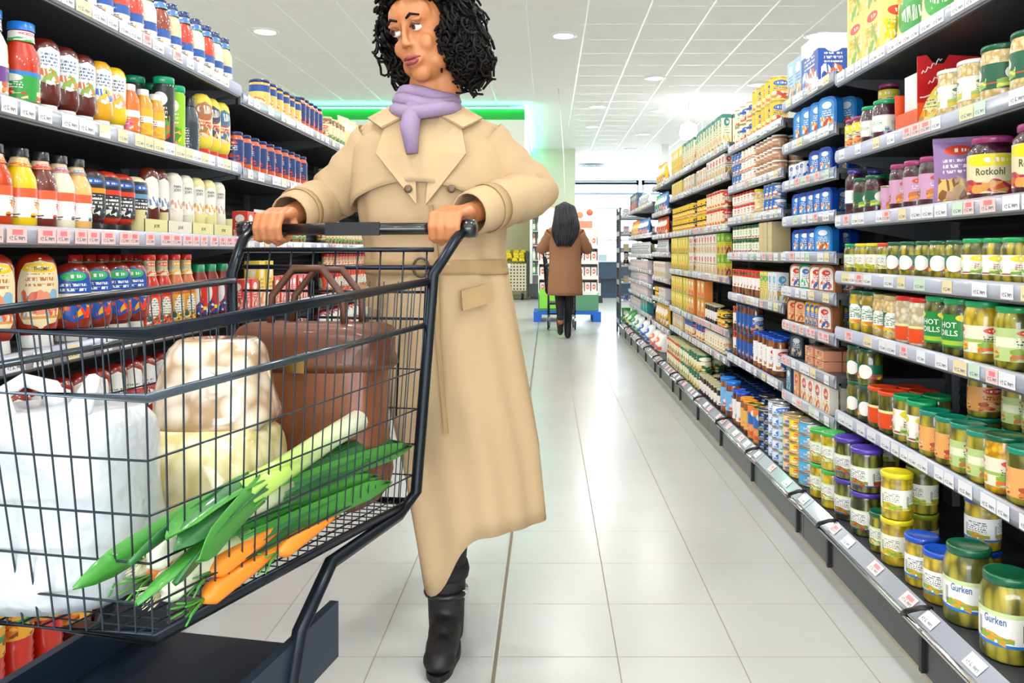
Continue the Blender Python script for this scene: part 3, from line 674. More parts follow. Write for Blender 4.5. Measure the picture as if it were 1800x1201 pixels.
K('m_oval', 'gherkin_jar', 'slim dark-lidded gherkin jar', 'gherkin jar', .08, .08, .125, jar(.04, .125, GHD, L_DG, lb_oval, .18, .58), 38)
K('m_orr', 'gherkin_jar', 'orange-lidded jar, orange label', 'gherkin jar', .09, .09, .135, jar(.045, .135, GHD, L_ORR, lb_orr, .14, .56, neck=.98, lh=.09), 25)
K('m_wg', 'gherkin_jar', 'green-lidded jar, white label', 'gherkin jar', .084, .084, .14, jar(.042, .14, GHB, L_GRN, lb_wg, .16, .7, neck=.95), 25)
K('m_or', 'gherkin_jar', 'green-lidded jar, orange label', 'gherkin jar', .084, .084, .13, jar(.042, .13, GHB, L_TEAL, lb_or, .14, .66, neck=.95), 25)
K('m_lg', 'gherkin_jar', 'green-lidded jar, light green label', 'gherkin jar', .086, .086, .13, jar(.043, .13, GHB, L_TEAL, lb_lg, .14, .66, neck=.95), 25)
K('m_yo', 'pepper_jar', 'dark-lidded jar of orange peppers', 'pepper jar', .086, .086, .14, jar(.043, .14, YEL, L_DG, lb_y_or, .14, .62, neck=.95), 25)
K('b_lg', 'gherkin_jar', 'light green lidded gherkin jar', 'gherkin jar', .086, .086, .135, jar(.043, .135, GHY, L_LG, lb_garden, .24, .66, neck=.95), 30)
K('b_pur', 'gherkin_jar', 'purple-lidded gherkin jar', 'gherkin jar', .1, .1, .14, jar(.05, .14, GHD, L_PUR, lb_gardenP, .16, .6, neck=.97), 35)
K('b_yel', 'gherkin_jar', 'yellow-lidded pickle jar', 'pickle jar', .088, .088, .135, jar(.044, .135, GHY, L_YEL, lb_gardenY, .22, .66, neck=1.0), 40)
K('b_olv', 'gherkin_jar', 'olive-lidded pickle jar', 'pickle jar', .088, .088, .135, jar(.044, .135, GHB, L_OLV, lb_gardenY, .22, .66, neck=1.0), 40)
K('b_blu', 'gherkin_jar', 'blue-lidded pickle jar', 'pickle jar', .088, .088, .135, jar(.044, .135, GHY, L_BLU, lb_gardenB, .2, .64, neck=.98), 40)
K('b_dg', 'gherkin_jar', 'dark green lidded small pickle jar', 'pickle jar', .076, .076, .12, jar(.038, .12, GH, L_DG, lb_garden, .2, .64, neck=.98), 35)
K('b_big', 'gherkin_jar', 'large green-lidded gherkin jar', 'gherkin jar', .116, .116, .19, jar(.058, .19, GHB, L_DG, label('#f4f5f2', None, ('#e0a030', '#90b040'), None, ('#1a78d0', .0, .09), ('#cfe6a8', .86, 1), rep=3, pv=(.1, .34), code=True), .2, .6, neck=.84, lh=.1, text=('Gurken', .05, .018, .5, P('#3a6aa0', .5))), 40)
K('b_red', 'pickle_jar', 'red-lidded jar of cream salad', 'pickle jar', .096, .096, .16, jar(.048, .16, CRM, L_RED, lb_gardenR, .16, .62, neck=.92), 40)
K('s3_red', 'juice_bottle', 'blue-capped bottle of beetroot', 'beetroot bottle', .066, .066, .165, jar(.033, .165, BEET, gl_('#4840a8'), lb_wht, .26, .56, neck=.66, lh=.07), 20)
K('s3_grn', 'beetroot_jar', 'green-lidded jar of red cabbage', 'cabbage jar', .076, .076, .13, jar(.038, .13, BEET, L_DG, lb_dgc, .2, .6), 20)
K('s3_can', 'small_can', 'small pink can', 'can', .06, .06, .085, can(.03, .085, lb_pk), 20)
K('s3_pk', 'beetroot_jar', 'purple-lidded jar, pink label', 'beetroot jar', .082, .082, .145, jar(.041, .145, BEET, L_MAG, lb_pk, .16, .66, neck=.86), 20)
K('s3_big', 'cabbage_jar', 'big jar of red cabbage, Rotkohl label', 'cabbage jar', .116, .116, .165, jar(.058, .165, BEET, L_MAG, label('#e6d8b0', '#ecdc1c', ('#b02850', '#d85a30', '#e0a050'), None, None, None, lv=.84, lr=(.34, .16), pv=(.02, .32)), .12, .72, arc=200, neck=.78, text=('Rotkohl', .068, .018, .45, P('#4a5a2c', .5))), 50)
K('s3_pou', 'cabbage_pouch', 'purple pouch of red cabbage', 'pouch', .13, .05, .185, pouch(.13, .05, .185, label('#9a78ac', '#e0482c', ('#e8c070', '#8a5a30', '#c8a078'), '#f0e8f4', None, None, lv=.86, lr=(.28, .08), pv=(.05, .42), tv=(.5, .72)), P('#8a6aa0', .3)), 55)
K('s2_yel', 'beetroot_jar', 'small beetroot jar, yellow logo', 'beetroot jar', .07, .07, .11, jar(.035, .11, BEETR, L_MAG, lb_beet, .12, .8), 25)
K('s2_lil', 'beetroot_jar', 'green-lidded jar, lilac label', 'beetroot jar', .08, .08, .13, jar(.04, .13, BEET, L_GRN, lb_lil, .2, .62), 20)
K('s2_crm', 'potato_salad_jar', 'white-lidded jar of cream potatoes', 'potato jar', .092, .092, .13, jar(.046, .13, CRM, L_WHT, lb_cream, .2, .66, neck=.98, lh=.08), 25)
K('s2_dg', 'sauerkraut_jar', 'green-lidded jar of sauerkraut', 'sauerkraut jar', .098, .098, .14, jar(.049, .14, CRM, L_DG, lb_dgc, .22, .66, neck=.92), 30)
K('s2_pou', 'potato_pouch', 'leaning yellow potato pouch', 'pouch', .1, .03, .13, pouch(.1, .03, .13, label('#eee0a8', '#e8dc50', ('#e8a820', '#b87830', '#d8c860'), '#68a050', None, None), P('#e8d880', .4), .35), 45)
dump = label('#f2dc7c', '#d84830', ('#f0c820', '#f6ecb8', '#8ab83c'), '#c8a030', None, None, lv=.8, lr=(.3, .1), pv=(.05, .6))
K('s1_box', 'dumpling_box', 'yellow carton of dumplings', 'carton', .15, .1, .16, carton(.15, .1, .16, dump, P('#f0d03c', .45), P('#f4e08c', .45)))
K('s1_bag', 'dumpling_bag', 'plump bag with green round emblem', 'bag', .19, .1, .24, pouch(.19, .1, .24, label('#f2e2b0', '#48a850', ('#e0b868', '#f6efd8', '#c88838'), None, None, None, lv=.35, lr=(.36, .26), pv=(.5, .95)), P('#f4ecd0', .3)), 30)
# ---- blue packets
blf = label('#2a78c8', '#e8f0f8', ('#e88838', '#f2f4f6', '#58a8d8'), '#ffffff', ('#123a8c', .9, 1), None, lv=.78, lr=(.3, .12))
bls = P('#1040a0', .35, 0, .3)
K('bl', 'fish_packet', 'blue fish packet', 'packet', .085, .03, .1, rpack(.085, .03, .1, blf, bls), 20)
K('blt', 'fish_packet', 'tall blue fish packet', 'packet', .1, .035, .13, rpack(.1, .035, .13, label('#4a9ad8', '#eef4fa', ('#e8a050', '#f4f6f6', '#c85828'), '#ffffff', None, None, lv=.8), P('#1878c8', .35, 0, .3)), 25)
K('blx', 'display_box', 'big blue display box', 'box', .22, .12, .2, carton(.22, .12, .2, label('#1c50b0', '#eef2f8', ('#f2f4f8', '#1c50b0', '#d86a38'), '#ffffff', ('#f2f4f8', .7, 1), None), P('#1848a8', .4), P('#e8ecf2', .5)))
K('blo', 'rice_box', 'pale blue and orange box', 'box', .1, .08, .17, carton(.1, .08, .17, label('#a8cce8', '#e8f0f8', ('#e8a040', '#3c78b8', '#f2d8a0'), '#2c5ca8', ('#2864b8', 0, .2), None), P('#3c7cc0', .4), P('#c8d8e8', .5)))
K('grc', 'soup_box', 'green and cream box', 'box', .1, .08, .17, carton(.1, .08, .17, label('#e8dcb8', '#f2ecd0', ('#c85838', '#f2ecdc'), '#887050', ('#58a050', .8, 1), None), P('#b8cc88', .45), P('#3c9058', .4)))
K('bls', 'fish_packet', 'small blue and white packet', 'packet', .07, .05, .07, carton(.07, .05, .07, label('#eef2f8', '#1c50b8', ('#2c68c0', '#eef2f8'), '#2c50a0', ('#1c50b8', .0, .3), None), bls, P('#e8eef6', .4)))
K('wrp', 'spread_packet', 'white and red rounded packet', 'packet', .09, .035, .11, rpack(.09, .035, .11, label('#f2f0ea', '#d83c28', ('#d86a40', '#f2f0ea', '#3868b0'), '#b03028', None, None), P('#b87850', .4)), 25)
K('gnp', 'spread_packet', 'white packet with green border', 'packet', .09, .035, .11, rpack(.09, .035, .11, label('#f2f4ee', '#2c70b8', ('#3cb080', '#f2f4ee'), '#385890', None, None), P('#2c9c6c', .4)), 25)
K('orp', 'fish_packet', 'orange rounded salmon packet', 'packet', .085, .035, .12, rpack(.085, .035, .12, label('#eec08c', '#d8402c', ('#e0884c', '#f2dcb8', '#c05c34'), '#a0482c', None, None), P('#8c4a30', .4)), 25)
K('byp', 'fish_packet', 'slim blue and yellow packet', 'packet', .045, .035, .12, rpack(.045, .035, .12, label('#2868b8', '#f2c828', ('#f2d050', '#2868b8'), '#ffffff', None, None), P('#f0b028', .4)), 20)
K('dkp', 'mussel_packet', 'dark packet with pale print', 'packet', .08, .03, .13, rpack(.08, .03, .13, label('#4a5464', '#c8d0d8', ('#d8b888', '#8898a8', '#384050'), '#e8ecf0', None, None), P('#1c2430', .35)), 25)
K('pat', 'pate_tin', 'flat orange pate tin', 'tin', .1, .07, .04, carton(.1, .07, .038, label('#e8a078', '#a8283c', ('#68a848', '#d86a40', '#f0c8a0'), '#8c3030', None, None), P('#d89070', .4), P('#c8a088', .35, .3)))
K('whb', 'fish_box', 'white box with red oval logo', 'box', .08, .035, .11, carton(.08, .035, .11, label('#f4f0e4', '#d84428', ('#e8b048', '#f2ecd8', '#c86038'), '#807870', None, None, lv=.68, lr=(.32, .2)), P('#e8e0d0', .45), P('#d8d0c4', .45)))
K('orb', 'fish_box', 'orange box with red logo', 'box', .07, .035, .11, carton(.07, .035, .11, label('#eeb07c', '#d84428', ('#f2d8a8', '#d87840'), '#a05030', None, None, lv=.7, lr=(.32, .18)), P('#d88850', .45), P('#e0a878', .45)))
K('tlb', 'fish_box', 'teal and blue box', 'box', .07, .035, .11, carton(.07, .035, .11, label('#2c688c', '#d8e8f0', ('#4ca080', '#e8f0f0', '#285c94'), '#e8f4f8', None, None), P('#1c4868', .45), P('#285878', .45)))
K('brw', 'shipping_carton', 'plain brown cardboard carton', 'carton', .09, .14, .12, carton(.09, .14, .12, P('#a88860', .8), P('#a88860', .8), P('#98784f', .8)))
# ---- cans
cn = lambda a, b, c, d=None, s=None: label(a, b, c, d, s, None, rep=2)
K('c_gw', 'vegetable_can', 'white and green vegetable can', 'can', .076, .076, .1, can(.038, .1, cn('#f0eedc', '#3c9850', ('#d86030', '#e8dcb0', '#78a840'), '#408048', ('#3c9850', .0, .1)), '#d8c890'))
K('c_bw', 'vegetable_can', 'cream and blue soup can', 'can', .076, .076, .1, can(.038, .1, cn('#efe6cc', '#2c58a8', ('#d87040', '#e8d8a8', '#a83828'), '#305090', ('#2c58a8', .55, .7)), '#d8c890'))
K('c_yl', 'soup_can', 'yellow stew can', 'can', .084, .084, .115, can(.042, .115, cn('#f0c838', '#2c68b8', ('#e88838', '#f2e8c0', '#d04828'), '#305090'), '#e0cc80'))
K('c_bo', 'sausage_can', 'blue and orange can', 'can', .07, .07, .075, can(.035, .075, cn('#2c6cb8', '#f2f4f8', ('#e87838', '#f2ecd8', '#2c6cb8'), '#ffffff'), '#d0ccc0'))
K('c_wo', 'sausage_can', 'white and orange can', 'can', .07, .07, .075, can(.035, .075, cn('#f2efe8', '#d84c28', ('#e88840', '#f2ecd8'), '#c04828', ('#e06030', 0, .2)), '#d0ccc0'))
K('tubw', 'spread_tub', 'white-lidded tub of brown spread', 'tub', .076, .076, .06, tub(.036, .06, PATE, L_WHT, label('#c89878', '#f0e8d8', ('#a86848', '#e0c0a0'), None, None, None, rep=3)))
K('j_rc', 'cream_jar', 'red-lidded white jar', 'jar', .07, .07, .07, jar(.035, .07, P('#efe8d8', .4, 0, .4), L_RED, label('#f4f0e8', '#d84c34', ('#e8c8a0', '#f4f0e8'), '#a05048', None, None, rep=2), .1, .78, lh=.2))
K('j_yc', 'horseradish_jar', 'yellow-lidded jar of cream relish', 'jar', .09, .09, .13, jar(.045, .13, CRM, L_YEL, label('#e8d8a0', '#d8c050', ('#e0b860', '#f2ecd0'), None, None, None, rep=2), .15, .6, neck=.98))
K('j_sm', 'olive_jar', 'dark-lidded small jar, pale label', 'jar', .06, .06, .075, jar(.03, .075, OIL, L_DG, label('#e8ecd8', '#9cc040', ('#c84838', '#f0f0e8', '#588a40'), '#606858', None, None, rep=2), .08, .74, lh=.16))
K('crd', 'card_box', 'plain cream cardboard box', 'box', .07, .09, .085, carton(.07, .09, .085, P('#cdbd90', .8), P('#c4b284', .8), P('#d8cca4', .8)))
lb_rw = label('#f2efe8', '#d83828', ('#d86040', '#f2efe8', '#b04028'), '#b03c30', ('#d83828', .86, 1), None, rep=2)
K('j_rw', 'sausage_jar', 'red-lidded sausage jar', 'sausage jar', .07, .07, .14, jar(.035, .14, SAU, L_RED, lb_rw, .3, .8, neck=.95, lh=.08), 20)
K('c_mlk', 'dessert_carton', 'white and blue drink carton', 'carton', .06, .06, .14, carton(.06, .06, .14, label('#f2f6f8', '#58b0d8', ('#e89830', '#78b848', '#f4f4f0'), '#3880b8', None, None), P('#a8d4e8', .45), P('#e8f0f4', .45)))
K('c_grn', 'dessert_carton', 'yellow and green drink carton', 'carton', .06, .06, .14, carton(.06, .06, .14, label('#f0e070', '#68b040', ('#e89830', '#78b848', '#f4e8b0'), '#3c8040', ('#78b848', .7, .85), None), P('#e8d848', .45), P('#68b040', .45)))
lb_sb = label('#2458a8', '#e8f0f8', ('#e87838', '#2458a8', '#f0d8a8'), '#f4f6fa', ('#163c80', .0, .1), None, rep=2)
K('j_sb', 'sausage_jar', 'blue-labelled sausage jar', 'sausage jar', .085, .085, .15, jar(.0425, .15, SAUD, L_DB, lb_sb, .14, .7, neck=.95, lh=.08), 20)
K('j_sbr', 'sausage_jar', 'blue-capped jar, white and red label', 'sausage jar', .075, .075, .18, jar(.0375, .18, SAU, L_BLU, label('#f4f2ee', '#d83828', ('#e88838', '#f4f2ee', '#2c60b0'), '#2c60b0', None, None, rep=2), .16, .74, neck=.92, lh=.08), 20)
K('j_sbb', 'sausage_jar', 'tall blue-lidded sausage jar, light blue label', 'sausage jar', .088, .088, .2, jar(.044, .2, SAU, L_LB, label('#78b8e8', '#2c70c0', ('#e87838', '#f4f2ee', '#2c80d0'), '#e8f4fc', None, None, rep=2), .2, .74, neck=.95, lh=.1), 25)
K('j_so', 'sausage_jar', 'orange-lidded sausage jar', 'sausage jar', .072, .072, .17, jar(.036, .17, SAU, gl_('#f09820'), label('#f2b858', '#e86a28', ('#f4ecd8', '#f2a030', '#e07028'), '#ffffff', None, None, rep=2), .14, .7, neck=.92, lh=.1), 25)
K('c_sou', 'sausage_can', 'tall orange and blue sausage can', 'can', .08, .08, .17, can(.04, .17, label('#f0853a', '#f4ecd8', ('#e86428', '#f2a868', '#c84820'), '#2c64b0', ('#2c70c0', .42, .78), None, rep=2), '#d8c060'))
K('c_bk', 'fish_can', 'flat black and blue can', 'can', .08, .08, .045, can(.04, .045, label('#16243c', '#2c78d0', ('#c8d0d8', '#2860b0'), '#f0f4f8', None, None, rep=2, lr=(.34, .4), lv=.5, pv=(0, .2)), '#b8b8b8'))
K('c_bw2', 'fish_can', 'white and blue flat can', 'can', .076, .076, .05, can(.038, .05, label('#e8f0f8', '#3c80d0', ('#c8dcf0', '#3c80d0'), '#3c80d0', None, None, rep=2, lv=.55, lr=(.3, .3), pv=(0, .3)), '#c8ccd0'))
K('c_cy', 'fish_can', 'pale cyan flat can', 'can', .08, .08, .055, can(.04, .055, label('#c4e4ec', '#2c9cc8', ('#e8f4f4', '#58b8d8'), '#2c80b0', None, None, rep=2), '#c8d4d0'))
K('c_or', 'tuna_can', 'orange and cream tuna can', 'can', .086, .086, .048, can(.043, .048, label('#f2d0a0', '#e06a38', ('#f2a868', '#4088c8', '#f4ecd8'), '#3c70b0', None, None, rep=2, pv=(0, .5)), '#c8b898'))
K('c_ye', 'tuna_can', 'yellow tuna can', 'can', .08, .08, .048, can(.04, .048, label('#f4d828', '#e84c30', ('#f2a040', '#f4f0c8', '#e8b020'), '#c83830', None, None, rep=2, pv=(0, .5)), '#d8c480'))
K('c_sb', 'tuna_can', 'sky-blue tuna can', 'can', .09, .09, .054, can(.045, .054, label('#48b0e0', '#f2f0e8', ('#f28850', '#48b0e0', '#f4ece0'), '#e8f6fc', None, None, rep=2, pv=(.1, .6), lr=(.2, .2)), '#b8b4a8'))
# ---- cartons far right
fc = lambda a, l, p, t, s=None, s2=None: label(a, l, p, t, s, s2)
K('f_yg', 'rice_box', 'yellow and green meal box', 'meal box', .1, .05, .14, carton(.1, .05, .14, fc('#f2d848', '#f4e8a0', ('#e8902c', '#f2e070', '#d86830'), None, ('#4aa848', 0, .2), ('#b8d848', .2, .3)), P('#d8dc50', .45), P('#e8dca0', .5)))
K('f_rw', 'sauce_mix_box', 'white sauce mix box with red logo', 'mix box', .09, .05, .14, carton(.09, .05, .14, fc('#f4f2ec', '#d83428', ('#e8902c', '#68a040', '#f2d8a0'), '#605850', ('#e8c040', .5, .55)), P('#f0e8d8', .45), P('#e8e0d0', .5)))
K('f_gp', 'meal_box', 'green meal box with bowl picture', 'meal box', .09, .05, .14, carton(.09, .05, .14, fc('#e8d838', '#a8cc38', ('#c86848', '#e8b890', '#8c3c28'), '#387838', ('#78b838', .6, 1)), P('#e0dc40', .45), P('#b8d048', .5)))
K('f_or', 'pasta_box', 'orange pasta meal box', 'meal box', .12, .06, .13, carton(.12, .06, .13, fc('#f2a838', '#f4f0e0', ('#e86828', '#f4d088', '#d84820'), '#f4f0e0', ('#5aa840', 0, .12)), P('#f08830', .45), P('#e8b058', .5)))
K('f_yp', 'pasta_box', 'yellow pasta meal box', 'meal box', .11, .05, .13, carton(.11, .05, .13, fc('#f4d440', '#f4ecb0', ('#e8842c', '#c86028', '#f4e490'), None, ('#78b83c', 0, .24)), P('#b8cc48', .45), P('#c0b070', .5)))
K('f_po', 'puree_box', 'small cream and orange box', 'meal box', .09, .05, .12, carton(.09, .05, .12, fc('#f0e8d0', '#d84c34', ('#e89840', '#f4ecd8', '#a8b848'), '#886c50', ('#e8a040', 0, .12)), P('#e0cca0', .45), P('#d8c8a0', .5)))
K('f_ye2', 'puree_box', 'yellow mash potato box', 'meal box', .1, .05, .11, carton(.1, .05, .11, fc('#f2dc70', '#e0b040', ('#f0b038', '#f6eec0', '#e08830'), '#b07828', ('#58a848', 0, .18)), P('#f0d868', .45), P('#e8dca0', .5)))
K('f_gr2', 'rice_box', 'white rice box with orange bowl', 'meal box', .1, .05, .11, carton(.1, .05, .11, fc('#f2efe0', '#e88838', ('#f0a848', '#f4efe0', '#d86838'), '#70804c', ('#70b058', 0, .14)), P('#e8e4d0', .45), P('#e0d8c0', .5)))
K('f_bdg', 'crispbread_packet', 'tall cream and green crispbread pack', 'packet', .09, .06, .2, carton(.09, .06, .2, fc('#efe4c0', '#2c7868', ('#d89848', '#f4ecd0', '#e8c080'), '#60705c', ('#2c7868', .88, 1), ('#2c6c70', 0, .12)), P('#ece0ba', .45), P('#2c7868', .45)))
K('f_bye', 'crispbread_packet', 'tall yellow crispbread pack', 'packet', .09, .06, .2, carton(.09, .06, .2, fc('#f4cc30', '#f4f0e0', ('#f0b828', '#f6ecb0', '#c88828'), '#806020', None, None), P('#f4c828', .45), P('#f0d868', .45)))
K('f_ylb', 'soup_can', 'yellow and black can', 'can', .075, .075, .1, can(.0375, .1, cn('#f4c428', '#1c1c1c', ('#e8742c', '#f4e090', '#1c1c1c'), '#202020', ('#1c1c1c', .5, .62)), '#d8c070'))
K('f_rcn', 'soup_can', 'red and cream goulash can', 'can', .085, .085, .11, can(.0425, .11, cn('#f2e4c8', '#d83028', ('#e86a38', '#f4dca8', '#a83020'), '#a03828', ('#d83028', .86, 1)), '#d8c890'))
K('f_gcn', 'bean_can', 'large green can', 'can', .1, .1, .12, can(.05, .12, cn('#186848', '#f2ecd0', ('#e8a030', '#d8dc90', '#186848'), '#f2f0d8', ('#f0e8c4', .12, .6)), '#c8c898'))
K('f_gc2', 'lentil_can', 'green and cream can', 'can', .08, .08, .11, can(.04, .11, cn('#f0ead0', '#2c7c50', ('#d8a040', '#88a848', '#f4ecc8'), '#4c6848', ('#2c7c50', .82, 1)), '#d0cc98'))
K('f_rd2', 'tomato_can', 'red and green can', 'can', .08, .08, .11, can(.04, .11, cn('#ece0c0', '#d84830', ('#d84830', '#78a848', '#3c60b0'), '#605848', ('#d04030', .82, 1)), '#d0cc98'))
K('f_brn', 'bean_jar', 'brown lentil jar with pale lid', 'jar', .07, .07, .12, jar(.035, .12, DKJ, gl_('#b8b488'), label('#efece4', None, ('#a83c30', '#efece4'), '#302c28', None, None, rep=2), .2, .66, neck=.97, lh=.08), 20)
K('f_wh', 'dressing_jar', 'white jar with yellow and orange label', 'jar', .07, .07, .11, jar(.035, .11, P('#f2ead4', .35, 0, .5), gl_('#f2ece0'), cn('#f4ecd0', '#e88838', ('#f0b040', '#f4f0e0', '#3c80c0'), '#806040'), .12, .7, neck=.9))
K('f_bcn', 'soup_can', 'blue soup can with bowl picture', 'can', .085, .085, .12, can(.0425, .12, cn('#f0e0c0', '#d83c30', ('#d87040', '#f2d8a0', '#a84030'), '#2c4c90', ('#2458a8', .62, 1)), '#d8c890'))
pch = lambda a, l, p, t=None: label(a, l, p, t, None, None, lv=.66, lr=(.34, .18), pv=(.05, .4), rough=.3)
K('p_org', 'snack_pouch', 'orange and red pouch', 'pouch', .13, .06, .18, pouch(.13, .06, .18, pch('#f08828', '#f2d838', ('#f0b838', '#d83c28', '#f2e4a0'), '#fff4d8'), P('#e87828', .3)), 10)
K('p_red', 'snack_pouch', 'red and white pouch', 'pouch', .12, .06, .18, pouch(.12, .06, .18, pch('#e8502c', '#f4f0e8', ('#f4f0e8', '#e8782c', '#c83028')), P('#e0482c', .3)), 10)
K('p_blu', 'pouch', 'blue and white pouch', 'pouch', .12, .06, .17, pouch(.12, .06, .17, pch('#3878c0', '#f0f4f8', ('#f0f4f8', '#3c98d8', '#e86838')), P('#3070b8', .3)), 10)
K('p_grn', 'pouch', 'green and white pouch', 'pouch', .12, .06, .17, pouch(.12, .06, .17, pch('#4cb848', '#f0f8f0', ('#f4f8f0', '#2c9c40', '#3c90d0')), P('#40a840', .3)), 10)
K('p_wht', 'pouch', 'white pouch with faint print', 'pouch', .11, .05, .125, pouch(.11, .05, .125, pch('#ecebe8', '#8898b0', ('#d0c8c0', '#f0f0f0', '#98a0b0'), '#888c98'), P('#e0e0e0', .3)), 10)
K('p_yel', 'pouch', 'golden and white pouch', 'pouch', .13, .07, .19, pouch(.13, .07, .19, pch('#f0b828', '#f4f0e0', ('#f4f0e0', '#2c8070', '#e8a020')), P('#e8a820', .3)), 10)
K('p_cof', 'coffee_packet', 'tall blue, gold and red packet', 'packet', .07, .06, .2, carton(.07, .06, .2, fc('#24487c', '#f0f0e8', ('#e88838', '#24487c', '#d84c30'), '#f0ece0', ('#d84c30', .3, .42)), P('#3c5c80', .45), P('#e8e4d8', .45)))
K('p_bx', 'tea_box', 'pale pink and white box', 'box', .08, .06, .1, carton(.08, .06, .1, fc('#efe6e6', '#c86878', ('#d8a0a8', '#f4f0f0', '#a8b0c8'), '#907880', None, None), P('#e8dede', .45), P('#e4dcdc', .45)))
K('p_bx2', 'spice_box', 'white box with red and green dots', 'box', .07, .06, .15, carton(.07, .06, .15, fc('#f0eee4', '#d84838', ('#d84838', '#48a058', '#f0d860'), '#706860', None, None), P('#e8e4d8', .45), P('#e4e0d4', .45)))
K('p_tl', 'tea_box', 'teal upright box', 'box', .09, .07, .14, carton(.09, .07, .14, fc('#38a8a8', '#e84c48', ('#58c0c0', '#38a8a8'), '#f0f8f8', None, None), P('#309898', .45), P('#40b0b0', .45)))
def bigbag(k, look, a, l, p, w=.3, h=.3):
    K(k, 'refuse_sack' if 0 else 'big_bag', look, 'bag', w, .2, h, pouch(w, .2, h, label(a, l, p, None, None, None, lv=.6, lr=(.3, .17), pv=(.1, .5), rough=.3), P(a, .3)), 0)
bigbag('bb_g', 'big green plastic pack of flour', '#48b048', '#f2f6f2', ('#f2f6f2', '#2c9c3c', '#f2d838'), .28, .175)
bigbag('bb_w', 'big white plastic pack with teal print', '#e8ecea', '#2c8870', ('#2c8870', '#f2f4f2', '#b8d8d0'), .28, .19)
bigbag('bb_b', 'big blue and white striped pack', '#f0f2f4', '#2458b0', ('#2458b0', '#f0f2f4', '#3c80d0'), .26, .185)
bigbag('bb_o', 'big orange and pink plastic pack', '#f4ede8', '#e86030', ('#e85c30', '#f4ece4', '#d878a8'), .3, .17)
# ---- left side sauces
sc = lambda c, r=.32: P(c, r, 0, .7)
lb_blue = label('#f0f0e6', '#2c5cb0', ('#2c5cb0', '#f0f0e6', '#d8b040'), '#2c4c90', ('#2458a8', .55, 1), None, rep=2, lv=.78, tv=(.1, .5))
for kk, c, nm in (('dr_w', '#efe8cc', 'cream dressing'), ('dr_r', '#d83c20', 'red sauce'), ('dr_o', '#f0cfa0', 'pale pink dressing'), ('dr_b', '#8c3820', 'brown sauce')):
    K(kk, 'dressing_bottle', 'blue-capped bottle of '+nm, 'dressing bottle', .066, .056, .17, bottle(.033, .17, sc(c), L_DB, lb_blue, .05, .38, .5, .62, .07, label('#4878b8', '#e8f0f8', ('#58b088', '#3868b0'), None, None, None, rep=3), w2=.85), 20)
K('tm_j', 'tomato_sauce_jar', 'red-lidded orange sauce jar', 'sauce jar', .066, .066, .105, jar(.033, .105, sc('#ec7a10'), L_RED, label('#e0503c', '#f4ece0', ('#f2f4f0', '#e8582c', '#40a050'), '#ffffff', None, None, rep=2, lv=.5), .2, .66, neck=.9), 20)
K('q_wb', 'sauce_bottle', 'blue-capped bottle of white dressing', 'sauce bottle', .08, .07, .2, bottle(.04, .2, sc('#f0ead8'), L_LB, label('#f0ece4', '#8a4aa0', ('#e8902c', '#c06028', '#f0ece4'), '#7c3c94', ('#6c3c90', .35, .85), None, rep=2), .08, .42, .62, .62, .08, label('#f4f0ec', '#d87080', ('#f4f0ec', '#7a50a0'), None, None, None, rep=2), w2=.9), 25)
K('q_rg', 'sauce_bottle', 'blue-capped red sauce bottle, green label', 'sauce bottle', .08, .07, .2, bottle(.04, .2, sc('#c83414'), L_LB, label('#2ca044', '#e8f4e0', ('#d83c28', '#f0d0a0', '#2ca044'), '#f4f8f0', ('#2c80d0', .86, 1), None, rep=2), .08, .42, .62, .62, .08, label('#f4f0ec', '#d87080', ('#f4f0ec', '#3cb050'), None, ('#3cb050', 0, .3), None, rep=2), w2=.9), 25)
lbq = lambda a, p: label(a, None, p, '#5878a0', None, None, tv=(.5, .85), pv=(.08, .42))
K('s_brn', 'barbecue_bottle', 'dark red squeeze bottle, white cap', 'squeeze bottle', .075, .056, .185, squeeze(.075, .056, .185, sc('#5c1408'), gl_('#ecebe8'), lbq('#eef2f4', ('#e07838', '#e8eef2', '#88b048')), .38, .88, .13, .86), 35)
K('s_mus', 'mustard_bottle', 'golden squeeze bottle, white cap', 'squeeze bottle', .07, .054, .185, squeeze(.07, .054, .185, sc('#e8a818'), gl_('#ecebe8'), lbq('#eef0ea', ('#3c80c8', '#e8eef2', '#e8c040')), .36, .88, .13, .88), 35)
K('s_yw', 'mustard_bottle', 'bright yellow squeeze bottle, white cap', 'squeeze bottle', .07, .054, .185, squeeze(.07, .054, .185, sc('#eec818'), gl_('#ecebe8'), lbq('#f2efe6', ('#e89898', '#f2ecf0', '#e8c040')), .36, .88, .13, .88), 35)
K('w_or', 'chili_sauce_bottle', 'white-capped orange chili bottle', 'sauce bottle', .056, .056, .15, bottle(.028, .15, sc('#e06a18'), L_WHT, label('#e8782c', '#f4f0e4', ('#e8482c', '#f4e8d0', '#d86898'), '#ffffff', ('#f4f4f0', .5, .75), None, rep=2, lv=.62), .1, .62, .5, .72, .14), 20)
K('w_ye', 'curry_sauce_bottle', 'white-capped yellow sauce bottle', 'sauce bottle', .056, .056, .15, bottle(.028, .15, sc('#e89c18'), L_WHT, label('#f0b828', '#f4f0e4', ('#f0c038', '#e8a020'), '#484028', ('#f4f4f0', .45, .68), None, rep=2, lv=.58), .1, .62, .5, .72, .14), 20)
K('g_blk', 'spice_bottle', 'green-capped black bottle', 'sauce bottle', .062, .062, .215, jar(.031, .215, P('#26302c', .3, 0, .6), gl_('#0c9a68'), label('#26302c', '#f0f0ec', ('#e8602c', '#c83020', '#68a040'), '#f4f4f0', None, None, rep=2, pv=(.05, .4)), .06, .86, neck=.92, lh=.1), 20)
